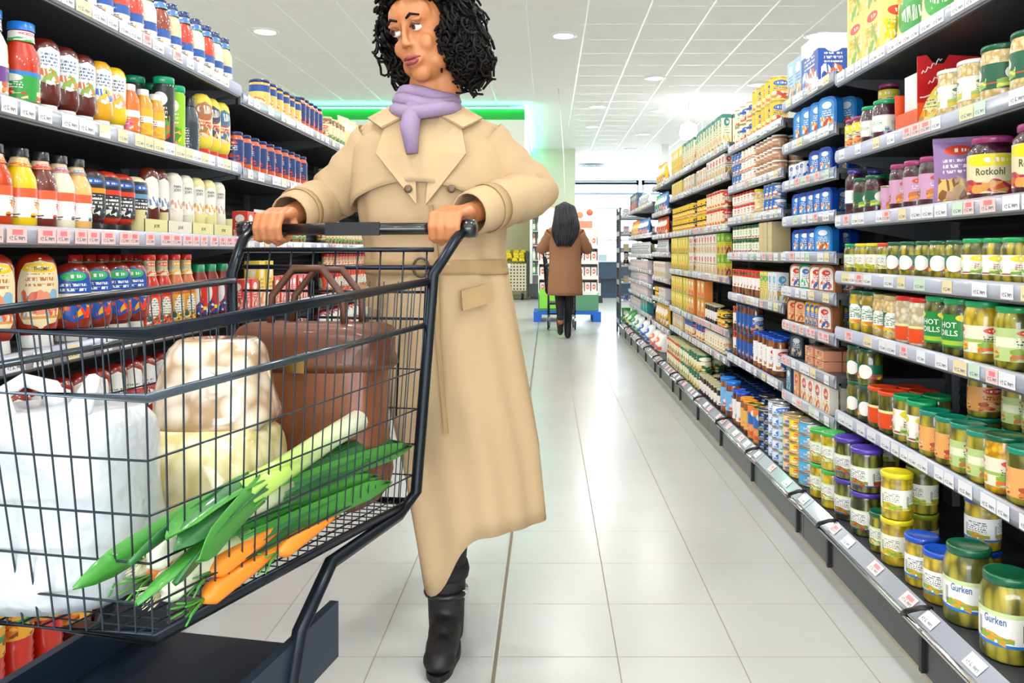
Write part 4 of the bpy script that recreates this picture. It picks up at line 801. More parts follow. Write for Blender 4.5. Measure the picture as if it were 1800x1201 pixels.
K('g_lim', 'spice_bottle', 'green-capped lime green bottle', 'sauce bottle', .058, .058, .205, jar(.029, .205, P('#8ccc20', .3, 0, .6), gl_('#12a878'), label('#98d420', '#f4f8e8', ('#f0b830', '#e8d838', '#50a030'), '#f4f8e0', None, None, rep=2, pv=(.05, .35)), .06, .86, neck=.92, lh=.1), 20)
K('d_gry', 'sauce_bottle', 'dark grey bottle with black cap', 'sauce bottle', .07, .06, .19, bottle(.035, .19, P('#34424c', .35, 0, .4), L_BLK, label('#2c3c48', None, ('#48606c', '#2c3c48'), '#e8f0f2', None, None, rep=2, tv=(.1, .8)), .04, .55, .55, .68, .14, w2=.9), 25)
lby = lambda c: label('#f0d8b0', c, ('#f4f0e4', '#e8a030', c), '#d84838', None, None, lv=.78, lr=(.5, .3), pv=(.1, .4), tv=(.3, .6))
K('y_sq', 'mayonnaise_bottle', 'yellow squeeze bottle, red cap, brown oval', 'squeeze bottle', .082, .056, .225, squeeze(.082, .056, .225, P('#f2dc48', .4, 0, .3), gl_('#e0301c'), lby('#b07848'), .3, .86, .14, .95), 35)
K('y_sq2', 'mayonnaise_bottle', 'yellow squeeze bottle, red cap, navy oval', 'squeeze bottle', .082, .056, .225, squeeze(.082, .056, .225, P('#f2dc48', .4, 0, .3), gl_('#e0301c'), lby('#344c6c'), .3, .86, .14, .95), 35)
K('y_sq3', 'mayonnaise_bottle', 'yellow squeeze bottle, red cap, blue oval', 'squeeze bottle', .082, .056, .225, squeeze(.082, .056, .225, P('#f2dc48', .4, 0, .3), gl_('#e0301c'), lby('#3c7898'), .3, .86, .14, .95), 35)
lb_bar = label('#1c3c78', '#d8402c', ('#e05038', '#c83424', '#1c3c78'), '#f0f4f8', None, None, lv=.84, lr=(.3, .1), pv=(.02, .34), tv=(.5, .72), rep=2)
K('bar', 'pasta_sauce_jar', 'blue-lidded orange tomato sauce jar', 'sauce jar', .07, .07, .145, jar(.035, .145, sc('#e0581a'), L_DB, lb_bar, .2, .78, neck=.82, lh=.09), 25)
K('mixj', 'pasta_sauce_jar', 'cream-lidded small sauce jar', 'sauce jar', .066, .066, .13, jar(.033, .13, MIX, gl_('#c8b888'), label('#e8d8b0', '#e05a30', ('#d84c28', '#68a848', '#f0e0a8'), '#506048', ('#58a060', 0, .2), None, rep=2), .16, .7), 20)
K('bljr', 'pasta_sauce_jar', 'wide blue-lidded yellow sauce jar', 'sauce jar', .085, .085, .12, jar(.0425, .12, sc('#ecb030'), L_DB, label('#f0c870', None, ('#e88838', '#f4ecc8'), None, ('#1c4898', .66, 1), None, rep=2), .1, .8, neck=.95), 20)
K('pas', 'pasta_bag', 'clear bag of yellow pasta', 'pasta bag', .14, .08, .2, pouch(.14, .08, .2, label('#ecd890', '#f4f0e0', ('#e8c860', '#f4e8b8', '#d8b048'), None, None, None), P('#f0e8c8', .2)), 20)
def bull(c, lc, nm, cap='#14161a'):
    K('bu_'+c, 'barbecue_bottle', 'black-capped bottle of %s sauce' % nm, 'sauce bottle', .072, .072, .185, bottle(.036, .185, sc(c), gl_(cap), label('#f2f0ea', lc, (lc, '#5c2c1c', '#f2f0ea'), '#a05040', ('#e8643c', .68, 1), None, rep=2, lv=.42, lr=(.26, .185), pv=(0, .12)), .14, .5, .46, .62, .09, label('#d8c0a0', lc, (lc, '#e8602c'), None, None, None, rep=2, lv=.5), 330), 30)
for c, l, n in (('#c84010', '#f08a20', 'orange'), ('#f0cc10', '#f2b820', 'yellow'), ('#6c2410', '#e03848', 'brown'), ('#ece8c8', '#8878a8', 'cream'), ('#eebc70', '#28a0c0', 'peach')): bull(c, l, n)
lb_bk = lambda c: label('#232a30', '#2860c0', ('#3c4c58', '#232a30', '#f0ece4'), '#f0f0ee', (c, .56, .68), None, lv=.84, lr=(.34, .07), tv=(.2, .52), pv=(.05, .2))
K('k_brn', 'barbecue_bottle', 'brown squeeze bottle, black label', 'squeeze bottle', .084, .06, .17, squeeze(.084, .06, .17, sc('#44180c'), gl_('#1c2024'), lb_bk('#e8a020'), .24, .9, .15, .97, False, 1.2), 40)
K('k_red', 'barbecue_bottle', 'red squeeze bottle, black label', 'squeeze bottle', .084, .06, .17, squeeze(.084, .06, .17, sc('#c8300c'), gl_('#1c2024'), lb_bk('#e8402c'), .24, .9, .15, .97, False, 1.2), 40)
K('k_crm', 'barbecue_bottle', 'cream squeeze bottle, black label', 'squeeze bottle', .084, .06, .17, squeeze(.084, .06, .17, sc('#efe4bc'), gl_('#1c2024'), lb_bk('#68a0c0'), .24, .9, .15, .97, False, 1.2), 30)
lb_pj = lambda c: label('#f2efe8', '#f2efe8', (c, '#f2efe8'), None, None, None, pv=(.08, .36))
K('pj_b', 'barbecue_bottle', 'brown squeeze bottle in cream tray', 'squeeze bottle', .066, .05, .2, squeeze(.066, .05, .2, sc('#5c1c0c'), gl_('#e8d8a0'), lb_pj('#6088b8'), .36, .86, .13, .9, half=.85), 35)
pjt = P('#3c342c', .5)
for kk, c, pc, w_ in (('pj_y', '#ecdf9c', '#e8a018', 'pale yellow'), ('pj_w', '#ece6d2', '#d8a088', 'off-white')):
    K(kk, 'mayonnaise_bottle', '%s squeeze bottle in cream tray' % w_, 'squeeze bottle', .066, .05, .2, squeeze(.066, .05, .2, sc(c), gl_('#e8d8a0'), lb_pj(pc), .36, .86, .13, .9, half=.85, text=("PAPA\nJOE'S", .026, .022, .73, pjt)), 35)
lb_th = label('#ecdcb0', '#f0c828', ('#d8603c', '#88b8d0', '#e89070'), '#b87848', ('#d89850', .14, .18), None, lv=.86, lr=(.42, .07), pv=(.2, .52), tv=(.6, .78))
K('th', 'ketchup_bottle', 'ketchup bottle with tall beige oval', 'ketchup bottle', .094, .066, .225, squeeze(.094, .066, .225, sc('#a02408'), gl_('#ecebe8'), lb_th, .2, .95, .14, .97, half=1.2, text=('THOMY', .034, .009, .835, P('#2c3050', .5))), 45)
lb_kb = label('#1c50a8', '#2cb068', ('#e83c20', '#f0a828', '#1c50a8'), '#e8f0f4', ('#eee8d0', .36, .54), None, lv=.86, lr=(.3, .09), pv=(.04, .34), tv=(.55, .76))
K('kb', 'ketchup_bottle', 'ketchup bottle with blue oval label', 'ketchup bottle', .096, .066, .2, squeeze(.096, .066, .2, sc('#8c2410'), gl_('#d8d4cc'), lb_kb, .24, .92, .13, .97, half=1.15), 45)
for kk, c, lc in (('ch_r', '#c8241c', '#e8501c'), ('ch_o', '#c8641c', '#f0a818')):
    K(kk, 'chili_bottle', 'slim red-capped %s chili bottle' % ('red' if kk == 'ch_r' else 'amber'), 'chili bottle', .064, .064, .22, bottle(.032, .22, sc(c), L_RED, label(lc, None, ('#e8e8d8', '#2c6048', lc), '#8c8478', None, None, rep=3, tv=(.3, .9), oval=('#f0efe2', .3, .46)), .03, .42, .5, .55, .06, label('#c0b890', lc, (lc, '#d8d0b0'), None, None, None, rep=2)), 30)
K('gc', 'chili_bottle', 'green-capped dark red bottle', 'sauce bottle', .06, .06, .185, bottle(.03, .185, sc('#7c1814'), gl_('#0c8858'), label('#c82820', '#f0f0ec', ('#f2f0ea', '#d83020', '#2c3c80'), None, ('#283c80', .0, .14), ('#e8d030', .14, .24), rep=2, lv=.6, lr=(.3, .34)), .06, .72, .6, .74, .14), 25)
K('cx_r', 'sauce_carton', 'red and white carton', 'carton', .07, .06, .12, carton(.07, .06, .12, label('#d84030', '#f2ece0', ('#e8a890', '#f2ece0', '#c83828'), '#f4ecec', None, None), P('#d04434', .45), P('#e0a090', .5)))
K('cx_y', 'sauce_carton', 'yellow and cream carton', 'carton', .07, .06, .19, carton(.07, .06, .19, label('#f0d040', '#f2e8c0', ('#f2e8c0', '#e89c30', '#e86038'), '#b07830', ('#f2e8c4', 0, .4), None), P('#f0c838', .45), P('#f0e0a0', .5)))
K('hz', 'ketchup_bottle', 'upside-down ketchup bottle, white label', 'ketchup bottle', .08, .06, .21, squeeze(.08, .06, .21, sc('#941c10'), gl_('#e8e4e0'), label('#eceeea', '#f4f4f0', ('#d03828', '#88b878', '#f0f0ec'), '#8c8c88', ('#c83030', .3, .5), None), .3, .9, .1, .85, half=.95), 40)
lb_ch = label('#e8a82c', '#d83424', ('#e8b838', '#8a3c18', '#e87828'), '#402c18', ('#1c9048', .3, .42), ('#f2ecd8', .62, .68), rep=2, lv=.86, lr=(.4, .1))
K('tr', 'sauce_bottle', 'tall ribbed red bottle, amber label', 'sauce bottle', .076, .076, .27, [('bottle', MB().lathe([(.001, 0)]+[(.034+.003*(i % 2), .004+i*.008) for i in range(11)]+[(.036, .1), (.036, .2), (.03, .235), (.016, .25), (.016, .258), (.001, .258)], 22).mesh('bottle', sc('#c8240c'))), ('cap', MB().lathe([(.018, .248), (.018, .268), (.001, .27)], 14).mesh('cap', L_RED)), ('label', MB().lathe([(.0368, .1), (.0368, .2)], 22, 0, 1, 1, -PI*1.5, PI*.5).mesh('label', lb_ch))], 20)
K('bj', 'sauce_jar', 'brown jar with yellow label', 'sauce jar', .09, .09, .17, jar(.045, .17, sc('#5c1c0c'), L_RED, lb_ch, .24, .8, neck=.7), 20)
K('blw', 'sauce_bottle', 'dark bottle with plain white label', 'sauce bottle', .07, .07, .15, jar(.035, .15, sc('#3c1810'), L_BLK, P('#e4e4e2', .5), .1, .5, neck=.8), 20)
K('wt', 'sauce_tub', 'white tub with blue lid', 'tub', .11, .11, .13, tub(.052, .13, gl_('#eef0f2'), gl_('#1478e0'), label('#f0f2f4', '#d84848', ('#e87070', '#f0f2f4', '#1478e0'), None, ('#1478e0', 0, .14), None, rep=2)), 20)

# ================================================================ goods on the shelves
U = put
# ---------- nearest right bay
U('R1', 2, 'g_green', 1494, 1514, 1); U('R1', 2, 'g_yel', 1514, 1552, 2); U('R1', 2, 'g_red', 1552, 1572, 1)
U('R1', 2, 'g_oval', 1572, 1708, rows=2); U('R1', 2, 'g_oval2', 1708, 2250, rows=2); U('R1', 2, 'g_green', 1494, 1572, rows=1, row0=1, set_=.08)
U('R1', 1, 't_oval', 1478, 1504, 1); U('R1', 1, 't_yel', 1504, 1546, 2); U('R1', 1, 't_crm', 1546, 1590, 2); U('R1', 1, 't_onion', 1590, 1640, 2)
U('R1', 1, 't_hot', 1640, 1712, 2); U('R1', 1, 't_pep', 1712, 1756, 1); U('R1', 1, 't_lg', 1756, 2000, 3)
U('R1', 1, 't_oval', 1478, 1560, row0=1, set_=.1); U('R1', 1, 't_hot', 1640, 1760, row0=1, set_=.11); U('R1', 1, 't_lg', 1760, 1900, row0=1, set_=.11)
U('R1', 0, 'm_oval', 1480, 1500, 1); U('R1', 0, 'm_oval', 1500, 1541, 2, layers=2); U('R1', 0, 'm_orr', 1541, 1583, 2, rows=2); U('R1', 0, 'm_wg', 1583, 1632, 2, rows=2)
U('R1', 0, 'm_or', 1632, 1686, 2); U('R1', 0, 'm_lg', 1686, 1750, 2); U('R1', 0, 'm_yo', 1750, 1786, 1); U('R1', 0, 'm_or', 1786, 2050, 5)
U('R1', 0, 'm_wg', 1640, 1684, 2, layers=2, row0=1, set_=.1); U('R1', 0, 'm_or', 1690, 1745, 2, layers=2, row0=1, set_=.1); U('R1', 0, 'm_lg', 1745, 1850, 3, layers=2, row0=1, set_=.1)
U('R1', -1, 'b_lg', 1436, 1478, 2, layers=2); U('R1', -1, 'b_pur', 1478, 1540, 2, layers=2); U('R1', -1, 'b_dg', 1540, 1562, 1)
U('R1', -1, 'b_yel', 1558, 1600, 1, layers=2); U('R1', -1, 'b_olv', 1590, 1660, 1, layers=2, row0=1, set_=.1); U('R1', -1, 'b_olv', 1530, 1590, 1, layers=2, row0=2, set_=.2)
U('R1', -1, 'b_blu', 1604, 1672, 2); U('R1', -1, 'b_blu', 1690, 1770, 1, layers=2, row0=1, set_=.12); U('R1', -1, 'b_big', 1672, 1812, 2); U('R1', -1, 'b_big', 1800, 1950, 1, row0=1, set_=.13)
U('R1', -1, 'b_red', 1822, 2100, 3); U('R1', -1, 'b_pur', 1480, 1560, 2, layers=2, row0=1, set_=.12); U('R1', -1, 'b_lg', 1436, 1480, 2, layers=2, row0=1, set_=.1)
U('R1', 3, 's3_red', 1479, 1510, 2, rows=2); U('R1', 3, 's3_grn', 1510, 1552, 2, rows=2); U('R1', 3, 's3_can', 1556, 1572, 1); U('R1', 3, 's3_pk', 1574, 1658, 3)
U('R1', 3, 's3_pk', 1560, 1640, 3, row0=1, set_=.09); U('R1', 3, 's3_pou', 1660, 1712, 1, jit=0); U('R1', 3, 's3_big', 1714, 1778, 1, set_=.01); U('R1', 3, 's3_big', 1784, 2000, 2); U('R1', 3, 's3_pou', 1716, 1790, 1, row0=1, set_=.12)
U('R1', 4, 's2_yel', 1484, 1522, 3); U('R1', 4, 's2_lil', 1523, 1570, 2, layers=1); U('R1', 4, 's2_yel', 1530, 1575, 2, row0=1, set_=.09, layers=2)
U('R1', 4, 's2_pou', 1622, 1655, 1, jit=0); U('R1', 4, 's2_crm', 1662, 1738, 2); U('R1', 4, 's2_dg', 1738, 1850, 2); U('R1', 4, 's2_dg', 1850, 2050, 2); U('R1', 4, 's2_dg', 1700, 1850, 3, row0=1, set_=.11)
# open orange-red display tray with white card between the jars
tx = empty('display_tray', (0, 0, 0)); ya, yb = px(1613, 1.08), px(1574, 1.08)
tag(tx, 'open red and orange display tray holding pouches, fifth shelf of nearest right bay', 'display tray')
z0 = BAYS['R1']['z'][4]-.005
tm_ = MB(); tm_.box(1.078, 1.26, ya, yb, z0, z0+.003); tm_.box(1.078, 1.081, ya, yb, z0, z0+.055); tm_.box(1.257, 1.26, ya, yb, z0, z0+.2); tm_.box(1.078, 1.26, yb-.003, yb, z0, z0+.12)
obj('tray', tm_.mesh('tray', P('#e8521c', .4, 0, .2)), tx)
g_ = MB(); pr_ = [(1.078, z0), (1.078, z0+.205), (1.105, z0+.21), (1.125, z0+.185), (1.155, z0+.185), (1.17, z0+.21), (1.26, z0+.205), (1.26, z0)]
g_.add([(x, y, z) for y in (ya-.003, ya) for x, z in pr_], [tuple(range(8)), tuple(range(15, 7, -1))]+[(i, (i+1) % 8, 8+(i+1) % 8, 8+i) for i in range(8)], 0, None, False)
rp_ = obj('red_panel', g_.mesh('red_panel', P('#c4161c', .35, 0, .3)), tx)
obj('orange_band', MB().box(1.078, 1.26, ya-.004, ya-.003, z0, z0+.07).mesh('orange_band', P('#e8561c', .4, 0, .2)), rp_)
sw = MB(); wht_ = P('#f8ece8', .5)
sw.tube([(1.085+.012*i, ya-.0045, z0+.085+.0016*i*i*.8) for i in range(9)], .0022, 4)
for r_ in range(2): sw.tube([(1.09+.0045*i+.02*r_, ya-.0045, z0+.155-.03*r_+.0035*i+.006*math.sin(i*1.9)) for i in range(14)], .0018, 4)
obj('script_mark', sw.mesh('script_mark', wht_), rp_)
obj('white_card', MB().box(1.10, 1.103, ya+.01, yb-.02, z0+.004, z0+.17).mesh('white_card', P('#eef0f4', .4)), tx)
U('R1', 5, 's1_box', 1484, 1580, rows=2, layers=2); U('R1', 5, 's1_bag', 1590, 1760, jit=0); U('R1', 5, 's1_bag', 1790, 2100, jit=0)
U('R1', 1, 't_pep', 2000, 2300); U('R1', 0, 'm_lg', 2050, 2300); U('R1', 3, 's3_pk', 2000, 2300); U('R1', 4, 's2_crm', 2050, 2300); U('R1', -1, 'b_big', 2110, 2350)
# ---------- second right bay
for lv, k, xs in ((6, 'bls', (1380, 1425)), (6, 'bl', (1430, 1466)), (5, 'bl', (1380, 1466)), (4, 'bl', (1380, 1440)), (3, 'wrp', (1378, 1412)), (3, 'gnp', (1412, 1432)), (3, 'wrp', (1434, 1466)),
                  (2, 'orp', (1380, 1420)), (2, 'byp', (1424, 1445)), (2, 'wrp', (1446, 1466)), (1, 'dkp', (1380, 1410)), (0, 'tlb', (1379, 1398)), (0, 'orb', (1399, 1414)), (0, 'whb', (1414, 1466))):
    U('R2', lv, k, xs[0], xs[1], rows=3, rgap=.012)
U('R2', 4, 'blt', 1441, 1466, 1); U('R2', 1, 'pat', 1428, 1466, rows=3, layers=2)
U('R2', 7, 'blt', 1380, 1468, rows=2); U('R2', 8, 'grc', 1378, 1396, 1); U('R2', 8, 'blo', 1399, 1424, 2, rows=2); U('R2', 8, 'blx', 1426, 1466, 1, jit=0)
U('R2', -1, 'c_sb', 1414, 1434, 1, layers=5); U('R2', -1, 'c_ye', 1398, 1415, 1, layers=5); U('R2', -1, 'c_or', 1384, 1398, 1, layers=5); U('R2', -1, 'c_cy', 1372, 1384, 1, layers=4); U('R2', -1, 'c_or', 1384, 1434, row0=1, set_=.1, layers=4)
# ---------- third right bay
U('R3', 5, 'c_gw', 1292, 1308, 2, layers=2); U('R3', 5, 'c_bw', 1308, 1330, 2, layers=2); U('R3', 5, 'c_yl', 1332, 1374, layers=2); U('R3', 5, 'c_gw', 1290, 1340, row0=1, set_=.1, layers=1)
U('R3', 4, 'c_bo', 1286, 1312, layers=3); U('R3', 4, 'c_wo', 1312, 1336, layers=3); U('R3', 4, 'tubw', 1337, 1374, layers=3, rows=2)
U('R3', 3, 'j_rc', 1286, 1332, layers=2, rows=2); U('R3', 3, 'j_yc', 1333, 1352, 1); U('R3', 3, 'c_bo', 1353, 1374, layers=2)
U('R3', 2, 'j_sm', 1286, 1346, layers=2, rows=2); U('R3', 2, 'crd', 1347, 1374, layers=2)
U('R3', 1, 'j_rw', 1286, 1344, rows=2); U('R3', 1, 'c_grn', 1345, 1360); U('R3', 1, 'c_mlk', 1360, 1376)
U('R3', 0, 'j_rw', 1286, 1302, 3, layers=2); U('R3', 0, 'j_sb', 1303, 1332, layers=2); U('R3', 0, 'j_sbr', 1333, 1376, rows=2); U('R3', 0, 'j_sb', 1300, 1370, row0=1, set_=.1, layers=1)
U('R3', -1, 'f_brn', 1262, 1274); U('R3', -1, 'j_sbb', 1275, 1296, 2); U('R3', -1, 'j_sbr', 1297, 1310, 2); U('R3', -1, 'j_so', 1310, 1324, 2); U('R3', -1, 'c_sou', 1325, 1345, 2); U('R3', -1, 'c_bk', 1346, 1360, 2, layers=4); U('R3', -1, 'c_bw2', 1360, 1373, 2, layers=5)
U('R3', -1, 'j_sb', 1275, 1340, rows=3, row0=1, set_=.1); U('R3', -1, 'c_bk', 1345, 1372, rows=1, row0=1, set_=.1, layers=4)
# ---------- fourth and fifth right bays
U('R4', 5, 'f_bdg', 1207, 1278, rows=2); U('R4b', 5, 'f_bye', 1178, 1206, rows=2)
U('R4', 4, 'f_rw', 1248, 1281); U('R4', 4, 'f_gr2', 1207, 1247); U('R4b', 4, 'f_ye2', 1179, 1205)
U('R4', 3, 'f_rcn', 1250, 1281, layers=2); U('R4', 3, 'f_ylb', 1207, 1249, layers=2); U('R4b', 3, 'f_ylb', 1179, 1206, layers=2)
U('R4', 2, 'f_gp', 1266, 1281, layers=2); U('R4', 2, 'f_rw', 1216, 1265, layers=2); U('R4', 2, 'f_yg', 1206, 1215, layers=2); U('R4b', 2, 'f_yg', 1178, 1205, layers=2)
U('R4', 1, 'f_or', 1216, 1245, layers=2); U('R4', 1, 'f_brn', 1246, 1268); U('R4', 1, 'f_ylb', 1268, 1281); U('R4', 1, 'f_yp', 1206, 1215, layers=2); U('R4b', 1, 'f_yp', 1178, 1205, layers=2)
U('R4', 0, 'f_wh', 1246, 1281, rows=2); U('R4', 0, 'f_bcn', 1212, 1245, rows=2); U('R4b', 0, 'f_po', 1178, 1205, rows=2)
U('R4', -1, 'f_brn', 1236, 1262, rows=4, layers=1); U('R4', -1, 'f_gcn', 1219, 1236, 4, rows=2, layers=2); U('R4', -1, 'f_gc2', 1204, 1219, rows=4, layers=2); U('R4b', -1, 'f_rd2', 1180, 1204, rows=4, layers=2)
# ---------- sixth and seventh right bays
U('R5', 6, 'p_yel', 1152, 1172); U('R5', 5, 'p_grn', 1149, 1162); U('R5', 5, 'p_blu', 1163, 1175); U('R5', 4, 'p_red', 1149, 1175); U('R5', 3, 'p_wht', 1149, 1175); U('R5', 2, 'p_bx2', 1149, 1175); U('R5', 1, 'f_ylb', 1149, 1163); U('R5', 1, 'p_bx', 1164, 1175)
U('R5', 0, 'p_yel', 1149, 1175); U('R5', -1, 'bb_o', 1156, 1174, 2); U('R5', -1, 'bb_b', 1147, 1154, 1)
U('R6', 6, 'p_cof', 1108, 1124); U('R6', 6, 'p_wht', 1125, 1143); U('R6', 5, 'p_org', 1107, 1124); U('R6', 5, 'p_blu', 1126, 1143); U('R6', 4, 'p_wht', 1107, 1143); U('R6', 3, 'p_bx', 1107, 1143); U('R6', 2, 'p_wht', 1107, 1124); U('R6', 2, 'p_bx', 1125, 1143)
U('R6', 1, 'p_bx', 1107, 1143); U('R6', 0, 'p_bx', 1107, 1130); U('R6', 0, 'p_tl', 1131, 1143); U('R6', -1, 'bb_g', 1110, 1120, 2); U('R6', -1, 'bb_w', 1122, 1134, 2); U('R6', -1, 'bb_b', 1136, 1144, 1)
# ---------- nearest left bay (columns run from the shelf end back towards the camera)
seq = ['dr_w', 'dr_o', 'dr_r', 'dr_w', 'dr_b', 'dr_r', 'dr_r', 'dr_w', 'dr_r', 'dr_w']
x = 396
for i, k in enumerate(['dr_o', 'dr_w', 'dr_r', 'dr_w', 'dr_r', 'dr_o', 'dr_b', 'dr_w', 'dr_r', 'dr_r', 'dr_w', 'dr_r', 'dr_w', 'dr_b']):
    y0 = px(400, 1.21)-.04-i*.083
    put('L1', 4, k, VX-F*1.208/y0, None, 1)
    if i % 2 == 0: put('L1', 4, k, VX-F*1.208/(y0-.02), None, 1, row0=1, set_=.075)
U('L1', 4, 'tm_j', 400, 416, 1)
U('L1', 3, 'q_wb', -60, 14, 1); U('L1', 3, 'q_rg', 14, 62, 1); U('L1', 3, 's_brn', 60, 160, 3); U('L1', 3, 's_mus', 160, 186, 1); U('L1', 3, 's_yw', 187, 214, 1)
U('L1', 3, 'w_or', 215, 238, 1); U('L1', 3, 'w_ye', 238, 283, 2); U('L1', 3, 'g_blk', 272, 301, 1, row0=0, set_=.0); U('L1', 3, 'g_blk', 220, 285, 2, row0=1, set_=.08); U('L1', 3, 'g_lim', 300, 318, 1); U('L1', 3, 'd_gry', 319, 344, 1)
U('L1', 3, 'y_sq', 343, 361, 1); U('L1', 3, 'y_sq2', 361, 378, 1); U('L1', 3, 'y_sq3', 378, 393, 1); U('L1', 3, 'y_sq', 320, 352, 1, row0=1, set_=.08)
U('L1', 3, 'q_rg', -260, -62, 2)
for k, xa, xb in (('bu_#c84010', -40, 18), ('bu_#f0cc10', 18, 58), ('bu_#6c2410', 58, 88), ('bu_#ece8c8', 88, 118), ('bu_#eebc70', 118, 146)): U('L1', 2, k, xa, xb, 1); U('L1', 2, k, xa, xb, 1, row0=1, set_=.08)
U('L1', 2, 'bu_#c84010', -300, -42, 3)
U('L1', 2, 'k_brn', 147, 178, 1); U('L1', 2, 'k_red', 178, 224, 2); U('L1', 2, 'k_crm', 224, 246, 1); U('L1', 2, 'pj_b', 250, 290, 2, dz=.004); U('L1', 2, 'pj_w', 292, 334, 2, dz=.004); U('L1', 2, 'pj_y', 335, 372, 2, dz=.004); U('L1', 2, 'pj_w', 373, 404, 2, dz=.004)
U('L1', 1, 'th', -60, 98, 2); U('L1', 1, 'kb', 102, 250, 4); U('L1', 1, 'ch_r', 250, 296, 2); U('L1', 1, 'ch_o', 296, 335, 2); U('L1', 1, 'gc', 337, 400, 3)
U('L1', 1, 'ch_r', 120, 330, row0=1, set_=.12); U('L1', 1, 'th', -400, -70, 2)
U('L1', 0, 'hz', -100, 330); U('L1', 0, 'bj', 332, 404)
U('L1', -1, 'tr', -60, 100, 3); U('L1', -1, 'bj', 100, 190, 2); U('L1', -1, 'blw', 190, 300, 3); U('L1', -1, 'tr', 300, 380, 3)
# cream shelf-ready trays round the narrow squeeze bottles
for i, (xa, xb, lb, c) in enumerate(((250, 291, 'cream cardboard tray round the two brown squeeze bottles', '#e8e0a0'), (291.5, 334, 'pale cardboard tray round the left off-white squeeze bottles', '#e8e6d4'), (334.5, 372, 'cream cardboard tray round the pale yellow squeeze bottles', '#ece4a8'), (372.5, 405, 'cream cardboard tray round the last off-white squeeze bottles', '#e6e2a4'))):
    ya, yb = px(xa, 1.18), px(xb, 1.18); t = empty('shelf_tray', (0, 0, 0)); tag(t, lb, 'tray', 'cardboard trays on the third left shelf')
    z0 = BAYS['L1']['z'][2]-.0075; m = MB(); x0, x1 = -1.245, -1.1725
    m.box(x0, x1, ya, yb, z0, z0+.003); m.box(x1-.002, x1, ya, yb, z0, z0+.045); m.box(x0, x0+.002, ya, yb, z0, z0+.06); m.box(x0, x1, ya, ya+.002, z0, z0+.07); m.box(x0, x1, yb-.002, yb, z0, z0+.07)
    obj('tray', m.mesh('tray', P(c, .8)), t)
    obj('print', text_mesh('JOE', .035, .012, P('#3a3630', .6)), t, (x1+.0006, (ya+yb)/2, z0+.024), PI/2)
# ---------- further left bays
U('L2', 4, 'bljr', 452, 520, rows=1); U('L2', 4, 'bar', 520, 566); U('L3', 4, 'mixj', 570, 600); U('L3', 4, 'pas', 600, 645); U('L3', 4, 'pas', 645, 700)
U('L2', 3, 'bar', 404, 531, 10); U('L3', 3, 'mixj', 532, 640); U('L2', 3, 'bar', 430, 531, row0=1, set_=.08)
U('L2', 2, 'cx_r', 418, 450); U('L2', 2, 'p_wht', 452, 480); U('L2', 2, 'mixj', 482, 530); U('L3', 2, 'mixj', 534, 640)
U('L2', 1, 'cx_r', 418, 440); U('L2', 1, 'cx_y', 441, 470); U('L2', 1, 'cx_r', 471, 530); U('L3', 1, 'ch_r', 534, 640)
U('L2', 0, 'hz', 418, 530); U('L3', 0, 'hz', 534, 630); U('L2', -1, 'tr', 400, 520); U('L3', -1, 'bj', 540, 640)
U('L4', 4, 'mixj', 645, 700); U('L4', 3, 'mixj', 645, 700); U('L4', 1, 'ch_r', 645, 700)
for k_ in ('blx', 's1_box', 'grc', 'blo', 'cx_r', 'cx_y', 'f_bdg', 'f_bye', 'bls', 'c_mlk', 'c_grn', 'f_gp', 'f_rw'):
    me_ = KINDS[k_]['parts'][0][1]; me_.materials[1] = me_.materials[0]
stock()
print('GOODS', NALL)
# ================================================================ people
skin = P('#b9764a', .5, sub=.0); skin2 = P('#a8683f', .5)
navy = P('#18202a', .3, .55); blackp = P('#0e1013', .3, 0, .5); hairm = P('#0c0807', .6, 0, .0, .2, bump=(60, .5, .01))
def limb(m, pts, rs, n=12):
    m.tube(pts, rs, n)
    for p, r in zip(pts, rs): m.ball(p, r, n, 8)
def remesh(o, vox, it=3):
    r = o.modifiers.new('remesh', 'REMESH'); r.mode = 'VOXEL'; r.voxel_size = vox; r.use_smooth_shade = True
    s = o.modifiers.new('smooth', 'SMOOTH'); s.factor = .5; s.iterations = it
    dg = bpy.context.evaluated_depsgraph_get(); me = bpy.data.meshes.new_from_object(o.evaluated_get(dg))
    mats = [x for x in o.data.materials]; o.modifiers.clear(); o.data = me; me.materials.clear()
    for x in mats[:1]: me.materials.append(x)
    me.polygons.foreach_set('use_smooth', [True]*len(me.polygons)); me.polygons.foreach_set('material_index', [0]*len(me.polygons))
    return o
def grip_hand(m, wrist, Pn, b, a, side):
    """hand closed round a bar: Pn a point on the bar axis, b bar direction, a away from the body, side +1 thumb towards +b"""
    w = Vector(wrist); Pn = Vector(Pn); b = Vector(b); a = Vector(a); z = Vector((0, 0, 1))
    kn = Pn-a*.018+z*.036
    for t in (-1, -.33, .33, 1):
        m.tube([w+b*t*.016+z*.004, (w+kn)/2+b*t*.026+z*.006, kn+b*t*.030], [.019, .018, .0125], 10); m.ball(kn+b*t*.030, .0125, 10, 6)
    m.ball(w, (.027, .025, .022), 12, 8)
    ln = (.92, 1.0, .97, .84)
    for i in range(4):
        o = b*((i-1.5)*.0205)*(-side); L = ln[i]
        p = [kn+o, Pn+a*.020*L+z*.032+o, Pn+a*.034*L+z*.004+o, Pn+a*.026*L-z*.022+o, Pn+a*.004-z*.031*L+o]
        limb(m, p, [.0115, .0105, .0098, .0092, .0078], 8)
    base = w+(kn-w)*.45+b*side*.024-z*.008
    limb(m, [base, base+b*side*.016+a*.014-z*.014, Pn-a*.018-z*.022+b*side*.026, Pn+a*.004-z*.034+b*side*.014], [.015, .0125, .0108, .0088], 8)
